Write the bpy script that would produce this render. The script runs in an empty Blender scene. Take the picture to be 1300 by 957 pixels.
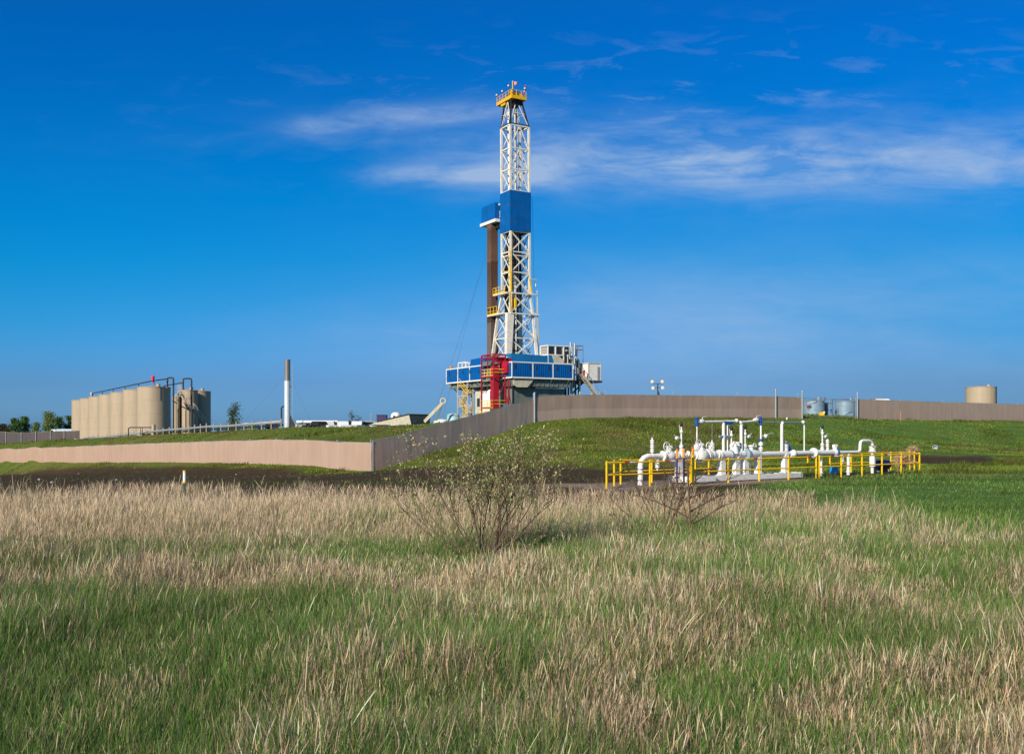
import bpy, math, random
import numpy as np
from mathutils import Vector, Matrix
random.seed(7); RNG = np.random.default_rng(11)
S = bpy.context.scene; C = S.collection
F, CX, HZ, CZ = 1276.0, 650.0, 548.0, 3.0
R = math.radians
def PX(px, d): return (px-CX)/F*d
def PZ(py, d): return CZ+(HZ-py)/F*d
def at(px, py, d): return Vector((PX(px, d), d, PZ(py, d)))
def lerp(a, b, t): return a+(b-a)*t

# ------------------------------------------------------------------ materials
def mat(name, col, rough=.55, metal=0., var=.12, scale=1.5, bump=0., dirt=None, dirt_amt=.3, bscale=8, spec=.4, stretch=None):
    m = bpy.data.materials.new(name); m.use_nodes = True
    nt = m.node_tree; N = nt.nodes; L = nt.links
    p = N['Principled BSDF']; p.inputs['Roughness'].default_value = rough; p.inputs['Metallic'].default_value = metal
    p.inputs['Specular IOR Level'].default_value = spec
    tc = N.new('ShaderNodeTexCoord'); src = tc.outputs['Object']
    if stretch:
        mp = N.new('ShaderNodeMapping'); mp.inputs['Scale'].default_value = stretch; L.new(src, mp.inputs['Vector']); src = mp.outputs[0]
    nz = N.new('ShaderNodeTexNoise'); nz.inputs['Scale'].default_value = scale; nz.inputs['Detail'].default_value = 5; L.new(src, nz.inputs['Vector'])
    rp = N.new('ShaderNodeValToRGB'); L.new(nz.outputs['Fac'], rp.inputs['Fac'])
    rp.color_ramp.elements[0].position = .3; rp.color_ramp.elements[1].position = .7
    rp.color_ramp.elements[0].color = (*[c*(1-var) for c in col], 1); rp.color_ramp.elements[1].color = (*[min(1, c*(1+var)) for c in col], 1)
    out = rp.outputs['Color']
    if dirt:
        n2 = N.new('ShaderNodeTexNoise'); n2.inputs['Scale'].default_value = scale*2.3; n2.inputs['Detail'].default_value = 8; L.new(src, n2.inputs['Vector'])
        r2 = N.new('ShaderNodeValToRGB'); r2.color_ramp.elements[0].position = .52; r2.color_ramp.elements[1].position = .72
        r2.color_ramp.elements[1].color = (dirt_amt, dirt_amt, dirt_amt, 1); L.new(n2.outputs['Fac'], r2.inputs['Fac'])
        mx = N.new('ShaderNodeMixRGB'); L.new(r2.outputs['Color'], mx.inputs['Fac']); L.new(out, mx.inputs[1]); mx.inputs[2].default_value = (*dirt, 1)
        out = mx.outputs[0]
    L.new(out, p.inputs['Base Color'])
    if bump:
        nb = N.new('ShaderNodeTexNoise'); nb.inputs['Scale'].default_value = bscale; nb.inputs['Detail'].default_value = 6; L.new(src, nb.inputs['Vector'])
        b = N.new('ShaderNodeBump'); b.inputs['Strength'].default_value = bump; b.inputs['Distance'].default_value = .05
        L.new(nb.outputs['Fac'], b.inputs['Height']); L.new(b.outputs[0], p.inputs['Normal'])
    return m
M = {}
M['white'] = mat('white_paint', (.78,.77,.74), .45, var=.05, dirt=(.35,.24,.14), dirt_amt=.35)
M['mastwhite'] = mat('mast_white_paint', (.74,.69,.60), .5, var=.07, scale=.8, dirt=(.30,.18,.10), dirt_amt=.45)
M['cream'] = mat('cream_paint', (.55,.50,.38), .55, var=.1, dirt=(.25,.17,.1), dirt_amt=.5)
M['blue'] = mat('blue_paint', (.002,.10,.35), .5, spec=.15, var=.12, scale=.6, dirt=(.04,.09,.16), dirt_amt=.3)
M['teal'] = mat('faded_blue_paint', (.008,.15,.34), .5, var=.12, scale=.6)
M['red'] = mat('red_paint', (.40,.010,.028), .45, var=.15, scale=1)
M['darkred'] = mat('dark_red_paint', (.30,.015,.03), .5, var=.15)
M['yellow'] = mat('yellow_paint', (.85,.52,.0), .42, var=.06, scale=3, dirt=(.45,.22,.02), dirt_amt=.35)
M['crownyellow'] = mat('crown_yellow_paint', (.75,.42,.01), .5, var=.12)
M['dark'] = mat('dark_steel', (.035,.035,.038), .6, .2, var=.3)
M['black'] = mat('black_paint', (.015,.015,.017), .5, var=.2)
M['steel'] = mat('galvanised_steel', (.42,.44,.45), .45, .5, var=.12, scale=4)
M['greygreen'] = mat('substructure_grey_paint', (.13,.155,.145), .6, var=.3, scale=.7, dirt=(.20,.16,.11), dirt_amt=.8, stretch=(1,1,.4))
M['tan'] = mat('tan_tank_paint', (.42,.33,.228), .5, var=.05, scale=.9, dirt=(.27,.20,.13), dirt_amt=.35, stretch=(1,1,.12))
M['tanroof'] = mat('tan_roof_paint', (.44,.37,.28), .6, var=.08)
M['tankblue'] = mat('blue_grey_tank_paint', (.26,.36,.44), .4, .25, var=.1, scale=.8)
M['brownpipe'] = mat('drill_pipe_steel', (.10,.052,.034), .6, .3, var=.3, scale=.6, stretch=(3,3,.3))
M['greypipe'] = mat('drill_pipe_grey', (.22,.2,.19), .55, .3, var=.2)
M['rust'] = mat('rusty_steel', (.20,.11,.07), .75, var=.3)
M['stackgrey'] = mat('heat_stained_steel', (.27,.24,.22), .5, .5, var=.2, stretch=(1,1,.2))
M['stackwhite'] = mat('bright_stack_steel', (.72,.73,.75), .35, .3, var=.08)
M['glass'] = mat('window_glass', (.02,.025,.03), .15, var=.1)
M['purple'] = mat('purple_paint', (.045,.02,.22), .5, var=.1)
M['navy'] = mat('navy_paint', (.01,.012,.10), .5, var=.1)
M['orange'] = mat('orange_paint', (.85,.28,.02), .5, var=.05)
M['bluevalve'] = mat('valve_blue_paint', (.01,.07,.35), .45, var=.1)
M['sky_blue'] = mat('light_blue_plastic', (.02,.28,.62), .45, var=.05)
M['redtape'] = mat('red_reflective_tape', (.6,.03,.02), .4, var=.05)
M['whitetape'] = mat('white_reflective_tape', (.8,.8,.8), .4, var=.03)
M['windsock'] = mat('windsock_fabric', (.75,.02,.06), .7, var=.05)
M['pinkflag'] = mat('flag_fabric', (.75,.35,.38), .8, var=.35, scale=2)
M['green'] = mat('green_post_paint', (.01,.06,.03), .5)
M['greencab'] = mat('green_box_paint', (.01,.25,.08), .5)
M['rubber'] = mat('tyre_rubber', (.02,.02,.02), .8)
M['wood'] = mat('weathered_timber', (.30,.25,.19), .8, var=.2, scale=3)
M['bark2'] = mat('pale_twig_bark', (.20,.145,.10), .8, var=.3, scale=12)
M['bark'] = mat('shrub_bark', (.12,.075,.05), .8, var=.3, scale=12)
M['treebark'] = mat('tree_bark', (.10,.075,.055), .9, var=.3, scale=4)
M['stone'] = mat('field_stone', (.28,.25,.2), .9, var=.2, bump=.4)
M['straw'] = mat('tumbleweed_stems', (.45,.29,.17), .85, var=.25, scale=6)
M['pink'] = mat('faded_red_stake_paint', (.62,.20,.16), .6)

# fabric windscreen (vertical wrinkles, seams, a slightly different lower strip)
def fabric(name, a, b, band=True):
    m = bpy.data.materials.new(name); m.use_nodes = True; nt = m.node_tree; N = nt.nodes; L = nt.links
    p = N['Principled BSDF']; p.inputs['Roughness'].default_value = .85; p.inputs['Specular IOR Level'].default_value = .1
    uv = N.new('ShaderNodeUVMap'); uv.uv_map = 'UVMap'
    mp = N.new('ShaderNodeMapping'); mp.inputs['Scale'].default_value = (.9,.12,1); L.new(uv.outputs[0], mp.inputs[0])
    n1 = N.new('ShaderNodeTexNoise'); n1.inputs['Scale'].default_value = 1.6; n1.inputs['Detail'].default_value = 6; L.new(mp.outputs[0], n1.inputs[0])
    n2 = N.new('ShaderNodeTexNoise'); n2.inputs['Scale'].default_value = .22; n2.inputs['Detail'].default_value = 3; L.new(uv.outputs[0], n2.inputs[0])
    rp = N.new('ShaderNodeValToRGB'); rp.color_ramp.elements[0].position = .3; rp.color_ramp.elements[1].position = .7
    rp.color_ramp.elements[0].color = (*a, 1); rp.color_ramp.elements[1].color = (*b, 1)
    ad = N.new('ShaderNodeMath'); ad.operation = 'MULTIPLY_ADD'; L.new(n1.outputs['Fac'], ad.inputs[0]); ad.inputs[1].default_value = .6
    ml = N.new('ShaderNodeMath'); ml.operation = 'MULTIPLY'; ml.inputs[1].default_value = .4; L.new(n2.outputs['Fac'], ml.inputs[0]); L.new(ml.outputs[0], ad.inputs[2])
    L.new(ad.outputs[0], rp.inputs['Fac']); out = rp.outputs[0]
    if band:
        sp = N.new('ShaderNodeSeparateXYZ'); L.new(uv.outputs[0], sp.inputs[0])
        lt = N.new('ShaderNodeMath'); lt.operation = 'LESS_THAN'; L.new(sp.outputs['Y'], lt.inputs[0]); lt.inputs[1].default_value = 1.05
        n3 = N.new('ShaderNodeTexNoise'); n3.noise_dimensions = '1D'; n3.inputs['Scale'].default_value = .12; L.new(sp.outputs['X'], n3.inputs['W'])
        g = N.new('ShaderNodeMath'); g.operation = 'MULTIPLY'; L.new(lt.outputs[0], g.inputs[0]); L.new(n3.outputs['Fac'], g.inputs[1])
        g2 = N.new('ShaderNodeMath'); g2.operation = 'MULTIPLY'; g2.inputs[1].default_value = .55; L.new(g.outputs[0], g2.inputs[0])
        mx = N.new('ShaderNodeMixRGB'); L.new(g2.outputs[0], mx.inputs[0]); L.new(out, mx.inputs[1]); mx.inputs[2].default_value = (*[min(1, c*1.4) for c in b], 1); out = mx.outputs[0]
    L.new(out, p.inputs['Base Color'])
    tr = N.new('ShaderNodeBsdfTranslucent'); L.new(out, tr.inputs['Color']); ms_ = N.new('ShaderNodeMixShader'); ms_.inputs[0].default_value = .42
    L.new(p.outputs[0], ms_.inputs[1]); L.new(tr.outputs[0], ms_.inputs[2]); L.new(ms_.outputs[0], N['Material Output'].inputs[0])
    bp = N.new('ShaderNodeBump'); bp.inputs['Strength'].default_value = .35; bp.inputs['Distance'].default_value = .12
    L.new(n1.outputs['Fac'], bp.inputs['Height']); L.new(bp.outputs[0], p.inputs['Normal'])
    return m
M['screen'] = fabric('windscreen_fabric', (.62,.41,.30), (.74,.52,.40), band=False)
M['screen_b'] = fabric('windscreen_fabric_brown', (.42,.29,.21), (.54,.39,.29), band=False)
M['screen_d'] = fabric('windscreen_fabric_patched', (.44,.30,.22), (.58,.42,.33))
M['screen_c'] = fabric('windscreen_fabric_dark', (.13,.11,.11), (.2,.165,.16), band=False)

def leafmat(name, attr='col', rough=.75, trans=.3):
    m = bpy.data.materials.new(name); m.use_nodes = True; nt = m.node_tree; N = nt.nodes; L = nt.links
    p = N['Principled BSDF']; p.inputs['Roughness'].default_value = rough; p.inputs['Specular IOR Level'].default_value = .15
    a = N.new('ShaderNodeAttribute'); a.attribute_name = attr
    L.new(a.outputs['Color'], p.inputs['Base Color'])
    t = N.new('ShaderNodeBsdfTranslucent'); L.new(a.outputs['Color'], t.inputs['Color'])
    mx = N.new('ShaderNodeMixShader'); mx.inputs[0].default_value = trans
    L.new(p.outputs[0], mx.inputs[1]); L.new(t.outputs[0], mx.inputs[2]); L.new(mx.outputs[0], N['Material Output'].inputs[0])
    return m
M['blade'] = leafmat('grass_blades'); M['leaf'] = leafmat('leaves', trans=.35)

# ------------------------------------------------------------------ mesh builder
class MB:
    def __init__(s): s.v = []; s.f = []; s.smooth = False
    def add(s, vs, fs):
        n = len(s.v); s.v += [tuple(v) for v in vs]; s.f += [tuple(n+i for i in f) for f in fs]; return s
    def box(s, a, b):
        (x0,y0,z0),(x1,y1,z1) = a, b
        x0,x1 = min(x0,x1),max(x0,x1); y0,y1 = min(y0,y1),max(y0,y1); z0,z1 = min(z0,z1),max(z0,z1)
        return s.add([(x0,y0,z0),(x1,y0,z0),(x1,y1,z0),(x0,y1,z0),(x0,y0,z1),(x1,y0,z1),(x1,y1,z1),(x0,y1,z1)],
              [(0,3,2,1),(4,5,6,7),(0,1,5,4),(1,2,6,5),(2,3,7,6),(3,0,4,7)])
    def prism(s, poly, axis, a, b):   # extrude a 2D polygon along axis (0 x,1 y,2 z)
        n = len(poly); vs = []
        for w in (a, b):
            for (p, q) in poly:
                vs.append({0:(w,p,q),1:(p,w,q),2:(p,q,w)}[axis])
        fs = [tuple(range(n))[::-1], tuple(range(n, 2*n))]+[(i,(i+1)%n,n+(i+1)%n,n+i) for i in range(n)]
        return s.add(vs, fs)
    def tube(s, p0, p1, r, n=8, r1=None, cap=True):
        p0 = Vector(p0); p1 = Vector(p1); d = p1-p0
        if d.length < 1e-6: return s
        r1 = r if r1 is None else r1
        z = d.normalized(); x = z.orthogonal().normalized(); y = z.cross(x)
        vs = []
        for (p, rr) in ((p0, r), (p1, r1)):
            for i in range(n):
                a = 2*math.pi*(i+.5)/n; vs.append(p+(x*math.cos(a)+y*math.sin(a))*rr)
        fs = [(i,(i+1)%n,n+(i+1)%n,n+i) for i in range(n)]
        if cap: fs += [tuple(range(n))[::-1], tuple(range(n,2*n))]
        return s.add(vs, fs)
    def beam(s, p0, p1, w, h=None):
        h = h or w; p0 = Vector(p0); p1 = Vector(p1); z = (p1-p0).normalized()
        up = Vector((0,0,1)) if abs(z.z) < .95 else Vector((1,0,0))
        x = z.cross(up).normalized(); y = x.cross(z).normalized(); vs = []
        for p in (p0, p1):
            for a, b in ((-1,-1),(1,-1),(1,1),(-1,1)): vs.append(p+x*a*w/2+y*b*h/2)
        return s.add(vs, [(0,1,5,4),(1,2,6,5),(2,3,7,6),(3,0,4,7),(3,2,1,0),(4,5,6,7)])
    def path(s, pts, r, n=8):
        pts = [Vector(p) for p in pts]; rings = []; k = len(pts); x = None; base = len(s.v)
        rr = r if isinstance(r, (list, tuple)) else [r]*k
        for i, p in enumerate(pts):
            t = (pts[min(i+1,k-1)]-pts[max(i-1,0)]).normalized()
            x = t.orthogonal().normalized() if x is None else (x-t*x.dot(t)).normalized()
            y = t.cross(x)
            for j in range(n):
                a = 2*math.pi*j/n; s.v.append(tuple(p+(x*math.cos(a)+y*math.sin(a))*rr[i]))
        for i in range(k-1):
            for j in range(n):
                a = base+i*n+j; b = base+i*n+(j+1)%n; s.f.append((a,b,b+n,a+n))
        s.f.append(tuple(base+j for j in range(n))[::-1]); s.f.append(tuple(base+(k-1)*n+j for j in range(n)))
        return s
    def lathe(s, prof, c=(0,0,0), n=24, axis=2):
        base = len(s.v); k = len(prof)
        for (r, z) in prof:
            for j in range(n):
                a = 2*math.pi*j/n; x, y = r*math.cos(a), r*math.sin(a)
                q = {2:(x,y,z),0:(z,x,y),1:(y,z,x)}[axis]
                s.v.append((c[0]+q[0], c[1]+q[1], c[2]+q[2]))
        for i in range(k-1):
            for j in range(n):
                a = base+i*n+j; b = base+i*n+(j+1)%n; s.f.append((a,b,b+n,a+n))
        if prof[0][0] > 1e-4: s.f.append(tuple(base+j for j in range(n))[::-1])
        if prof[-1][0] > 1e-4: s.f.append(tuple(base+(k-1)*n+j for j in range(n)))
        return s
    def ball(s, c, r, n=10, sz=1):
        return s.lathe([(max(r*math.sin(math.pi*i/8), 1e-4), -r*sz*math.cos(math.pi*i/8)) for i in range(9)], c, n)
    def torus(s, c, R_, r, axis=1, n=16):
        pts = []
        for i in range(n+1):
            a = 2*math.pi*i/n; x, y = R_*math.cos(a), R_*math.sin(a)
            q = {1:(x,0,y),0:(0,x,y),2:(x,y,0)}[axis]; pts.append((c[0]+q[0],c[1]+q[1],c[2]+q[2]))
        return s.path(pts, r, 6)
    def build(s, name, m, parent=None, smooth=False, loc=None):
        me = bpy.data.meshes.new(name); me.from_pydata(s.v, [], s.f); me.materials.append(m); me.update()
        if smooth:
            me.polygons.foreach_set('use_smooth', [True]*len(me.polygons))
            if hasattr(me, 'set_sharp_from_angle'): me.set_sharp_from_angle(angle=R(38))
        o = bpy.data.objects.new(name, me); C.objects.link(o)
        if parent is not None: o.parent = parent
        if loc is not None: o.location = loc
        return o
def tag(o, label=None, cat=None, group=None, kind=None):
    if label: o['label'] = label
    if cat: o['category'] = cat
    if group: o['group'] = group
    if kind: o['kind'] = kind
    return o
def thing(name, label, cat, loc=(0,0,0), rz=0., group=None):
    o = bpy.data.objects.new(name, None); C.objects.link(o); o.empty_display_size = .3
    o.location = loc; o.rotation_euler = (0,0,rz); return tag(o, label, cat, group)
KIDS = {}
def dup(root, loc, rz=0., label=None, scale=None):
    allo = list(C.objects)
    def rec(o, parent):
        c = o.copy(); C.objects.link(c)
        if parent is not None: c.parent = parent
        for ch in allo:
            if ch.parent == o: rec(ch, c)
        return c
    r = rec(root, None); r.location = loc; r.rotation_euler = (0,0,rz)
    if scale: r.scale = scale
    if label: r['label'] = label
    return r

# ------------------------------------------------------------------ terrain
CTRL = []
def cp(px, py, d): p = at(px, py, d); CTRL.append(tuple(p))
def cline(pts, step=7., dz=0.):
    P = [at(*q) for q in pts]
    for a, b in zip(P[:-1], P[1:]):
        k = max(1, round((b-a).length/step))
        for i in range(k+1): p = a.lerp(b, i/k); CTRL.append((p.x, p.y, p.z+dz))
for y in (-40, -10, 10, 25, 40):
    for x in (-90, -45, -15, 15, 45, 90): CTRL.append((x, y, .65))
for x, y, z in ((-60,58,.2),(-30,58,.25),(-10,55,.4),(8,55,.66),(20,56,.68),(35,58,.7),(60,60,.7),(20,70,.8),(35,75,.8),(60,80,.9),(90,90,1),
                (-70,90,-1.2),(-30,75,-.35),(-50,110,-1.6),(-90,130,-2.2),(0,64,.75),(6,64,.9),(-130,120,-2),(130,100,1.2)): CTRL.append((x,y,z))
# foot of the screen fence
FENCE_A = []
for k in range(15):
    f = k/14; x, y = lerp(PX(0,191), PX(472,85), f), lerp(191, 85, f); p_ = CX+F*x/y; FENCE_A.append((p_, float(np.interp(p_, [0,200,350,410,472],[587,587.3,589,593,598])), y))
def fdep(p_): return float(np.interp(p_, [a for a,b,c in FENCE_A], [c for a,b,c in FENCE_A]))
FENCE_B = [(472,598,85),(523,583.5,88.3),(583,565,92.7),(630,552,96.3),(678,536.5,100)]
FENCE_C = [(678,536.5,100),(760,530.5,104),(860,530,109),(984,530,115.5),(1018,530.5,117.5)]
FENCE_D = [(1087,531.5,124),(1200,533.5,134.5),(1300,534.5,145),(1420,536,160)]
for fe in (FENCE_A, FENCE_B, FENCE_C, FENCE_D): cline(fe)
CTRL.append((PX(0,191)-30, 191+37, -3.6)); cp(1052,530.5,121)
# crest behind the screen, then pad
CREST = [(-100,566,240),(0,564,208),(50,561.5,188),(100,558.5,172),(150,555,160),(200,552,150),(260,549,140),(350,544,128),(420,542.5,124),(472,542,122),(540,538.5,124),(600,532,128)]
cline(CREST, 7, -.05); cline([(a,b+.6,d+7) for a,b,d in CREST], 9, -.05); cline([(a,b+1.5,d+16) for a,b,d in CREST[1:-1]], 9, -.05)
for p_, b, d in CREST[1:9]:
    fd_ = fdep(p_); zf = PZ(float(np.interp(p_, [0,200,350,410,472],[587,587.3,589,593,598])), fd_); zc_ = PZ(b, d); dm_ = (fd_+d)/2; CTRL.append((PX(p_,dm_), dm_, (zf+zc_)/2))
cline([(-60,563,236),(0,562,232),(50,562,230),(92,561,228),(110,560,227)])
for x, y, z in ((-62,195,1.3),(-85,225,1.0),(-30,165,3.0),(-15,165,4.0),(0,150,4.4),(0,175,4.4),(20,165,4.4),(-10,200,4.2),(20,200,4.4),
                (40,150,4.7),(60,170,4.7),(90,200,4.7),(-40,210,2.4),(-30,250,2.4),(20,260,4),(100,270,4),(-140,260,.4),(-200,300,.5),(0,340,2),(150,340,2.5),(-80,340,.8)): CTRL.append((x,y,z))
# slope below upper fence
for q in ((760,572,78),(860,573,80),(984,569,86),(1100,565,96),(1200,562,106),(1300,558,116),(640,586,70),(560,590,76)): cp(*q)
for x in (-600,-300,0,300,600): CTRL.append((x,500,.9)); CTRL.append((x*1.2, -150, .6))
CTRL = list({(round(a,2),round(b,2)):(a,b,c) for a,b,c in CTRL}.values())
CT = np.array(CTRL); P0 = CT[:, :2]/50.0; CC = .1
def _phi(a, b): return np.sqrt(((a[:, None, :]-b[None])**2).sum(-1)+CC*CC)
A_ = _phi(P0, P0); n_ = len(P0)
Pm = np.hstack([np.ones((n_,1)), P0])
Wt = np.linalg.solve(np.block([[A_, Pm],[Pm.T, np.zeros((3,3))]]), np.concatenate([CT[:,2], np.zeros(3)]))
def H(x, y):
    x = np.atleast_1d(np.asarray(x, float)); y = np.atleast_1d(np.asarray(y, float)); out = np.empty(x.shape); fl = out.reshape(-1)
    q = np.stack([x.reshape(-1), y.reshape(-1)], 1)/50.0
    for i in range(0, len(q), 20000):
        b = q[i:i+20000]; fl[i:i+20000] = _phi(b, P0)@Wt[:n_]+Wt[n_]+b@Wt[n_+1:]
    r = np.sqrt(x**2+y**2); t = np.clip((r-330)/170, 0, 1); t = t*t*(3-2*t)
    out = out*(1-t)+.9*t
    return out
def h1(x, y): return float(H(x, y)[0])
def noise2(x, y, s, seed=0):   # cheap smooth value noise
    rg = np.random.default_rng(seed); T = rg.random((64,64)); u = x/s; v = y/s
    i = np.floor(u).astype(int); j = np.floor(v).astype(int); fu = u-i; fv = v-j; fu = fu*fu*(3-2*fu); fv = fv*fv*(3-2*fv)
    g = lambda a, b: T[a%64, b%64]
    return (g(i,j)*(1-fu)+g(i+1,j)*fu)*(1-fv)+(g(i,j+1)*(1-fu)+g(i+1,j+1)*fu)*fv
# meter station frame
SA = Vector((4.0, 42.5)); SE = Vector((19.1, 14.5)).normalized(); SN = Vector((-SE.y, SE.x)); SL = 24.0; SW = 2.63; SK = 3.32
def zones(x, y):
    d = np.maximum(y, 1.); px = CX+F*x/d
    toe = np.interp(px, [-400,0,200,350,472,520,600,680,770,900,1010,1170,1300,1700], [270,174,118,94,80,75,66,62,60,62,64,88,100,130])
    n = noise2(x, y, 3.1, 3)+.5*noise2(x, y, 1.1, 5)-.75
    soil = np.clip((toe-d)/3+n*1.3+.5, 0, 1)
    lawn = np.clip((x/d-.215)*14+n*1.1, 0, 1)*np.clip((d-17)/6, 0, 1)
    s = (x-SA.x)*SE.x+(y-SA.y)*SE.y; t = (x-SA.x)*SN.x+(y-SA.y)*SN.y
    gr = np.clip((s+1.6)/1.2+n, 0, 1)*np.clip((SL*.62-s)/4+n, 0, 1)*np.clip((t+1.6)/1.+n*.7, 0, 1)*np.clip((SW+1.5-t)/1.+n*.7, 0, 1)
    streak = np.exp(-((d-76)/7)**2)*np.clip((px-1130)/25, 0, 1)*np.clip((1275-px)/25, 0, 1)+.6*np.exp(-((d-50-(px-1050)*.02)/1.4)**2)*np.clip((px-1045)/20,0,1)*np.clip((1170-px)/30,0,1)
    behind = np.clip((s-4)/3,0,1)*np.clip((SL+3-s)/2,0,1)*np.exp(-((t-SW*.6)/2.2)**2)
    soil = soil*(1-lawn); soil = np.maximum(soil, np.clip(streak*1.5+n*.5, 0, 1)*(px > 1030)); soil = np.maximum(soil, np.clip(behind*1.1+n*.5-.1, 0, 1))
    return soil, lawn, gr
def axis_vals(lo, hi, step, far, g):
    a = list(np.arange(lo, hi, step)); s = step; v = a[-1]
    while v < far: s *= g; v += s; a.append(v)
    s = step; v = a[0]; b = []
    while v > -far: s *= g; v -= s; b.append(v)
    return np.array(b[::-1]+a)
gx = axis_vals(-130, 130, .9, 6000, 1.14); gy = axis_vals(12, 260, .9, 6000, 1.12); gy = gy[gy > -3000]
XX, YY = np.meshgrid(gx, gy); ZZ = H(XX, YY)
near = np.clip(1-np.abs(YY-140)/260, 0, 1)
ZZ += (noise2(XX, YY, 5.5, 21)-.5)*.16*near+(noise2(XX, YY, 2.1, 22)-.5)*.08*near
nx, ny = len(gx), len(gy)
me = bpy.data.meshes.new('ground'); idx = np.arange(nx*ny).reshape(ny, nx)
quads = np.stack([idx[:-1,:-1], idx[:-1,1:], idx[1:,1:], idx[1:,:-1]], -1).reshape(-1, 4)
me.vertices.add(nx*ny); me.vertices.foreach_set('co', np.stack([XX,YY,ZZ],-1).reshape(-1).astype('f'))
me.loops.add(quads.size); me.loops.foreach_set('vertex_index', quads.reshape(-1).astype('i'))
me.polygons.add(len(quads)); me.polygons.foreach_set('loop_start', (np.arange(len(quads))*4).astype('i')); me.polygons.foreach_set('loop_total', np.full(len(quads),4,'i'))
me.polygons.foreach_set('use_smooth', np.ones(len(quads), bool)); me.update(); me.validate()
so, la, gr = zones(XX, YY)
at_ = me.attributes.new('zone', 'FLOAT_COLOR', 'POINT'); at_.data.foreach_set('color', np.stack([so,la,gr,np.ones_like(so)],-1).reshape(-1).astype('f'))
def ground_mat():
    m = bpy.data.materials.new('field_ground'); m.use_nodes = True; nt = m.node_tree; N = nt.nodes; L = nt.links
    p = N['Principled BSDF']; p.inputs['Roughness'].default_value = .95; p.inputs['Specular IOR Level'].default_value = .1
    tc = N.new('ShaderNodeTexCoord'); at = N.new('ShaderNodeAttribute'); at.attribute_name = 'zone'
    sp = N.new('ShaderNodeSeparateColor'); L.new(at.outputs['Color'], sp.inputs[0])
    def nz(s, d=6, rough=.6):
        n = N.new('ShaderNodeTexNoise'); n.inputs['Scale'].default_value = s; n.inputs['Detail'].default_value = d; n.inputs['Roughness'].default_value = rough
        L.new(tc.outputs['Object'], n.inputs['Vector']); return n.outputs['Fac']
    def ramp(f, els):
        r = N.new('ShaderNodeValToRGB'); e = r.color_ramp.elements
        while len(e) < len(els): e.new(.5)
        for a, (q, c) in zip(e, els): a.position = q; a.color = (*c, 1)
        L.new(f, r.inputs[0]); return r.outputs[0]
    def mix(f, a, b, mode='MIX'):
        x = N.new('ShaderNodeMixRGB'); x.blend_type = mode
        if isinstance(f, float): x.inputs[0].default_value = f
        else: L.new(f, x.inputs[0])
        L.new(a, x.inputs[1]); L.new(b, x.inputs[2]); return x.outputs[0]
    g1 = ramp(nz(.22), [(.3,(.06,.13,.010)),(.5,(.11,.15,.018)),(.64,(.20,.145,.05))])
    g2 = ramp(nz(2.2), [(.3,(.03,.06,.01)),(.7,(.10,.13,.03))])
    grass = mix(.5, g1, g2)
    soil = ramp(nz(1.3, 9, .75), [(.3,(.022,.011,.005)),(.5,(.060,.034,.018)),(.7,(.12,.075,.042))])
    soil2 = ramp(nz(.16), [(.42,(.035,.05,.010)),(.62,(.07,.04,.02))])
    soil = mix(.35, soil, soil2)
    lawn = ramp(nz(.6, 8), [(.3,(.06,.13,.02)),(.6,(.09,.175,.03)),(.75,(.12,.13,.045))])
    grav = ramp(nz(7, 9, .8), [(.3,(.17,.12,.09)),(.6,(.33,.25,.19)),(.75,(.42,.34,.27))])
    c = mix(sp.outputs[0], grass, soil); c = mix(sp.outputs[1], c, lawn)
    mn = N.new('ShaderNodeMath'); mn.operation = 'SUBTRACT'; mn.use_clamp = True; L.new(sp.outputs[0], mn.inputs[0]); mn.inputs[1].default_value = 0
    ls = N.new('ShaderNodeMath'); ls.operation = 'MULTIPLY'; L.new(sp.outputs[0], ls.inputs[0]); L.new(sp.outputs[1], ls.inputs[1])
    c = mix(ls.outputs[0], c, soil); c = mix(sp.outputs[2], c, grav)
    L.new(c, p.inputs['Base Color'])
    b = N.new('ShaderNodeBump'); b.inputs['Strength'].default_value = .8; b.inputs['Distance'].default_value = .12; L.new(nz(3.5, 10, .75), b.inputs['Height']); L.new(b.outputs[0], p.inputs['Normal'])
    return m
me.materials.append(ground_mat()); go = bpy.data.objects.new('ground', me); C.objects.link(go)
tag(go, 'field and berm ground with dark tilled soil strip and green slope', None, None, 'structure')

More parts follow.
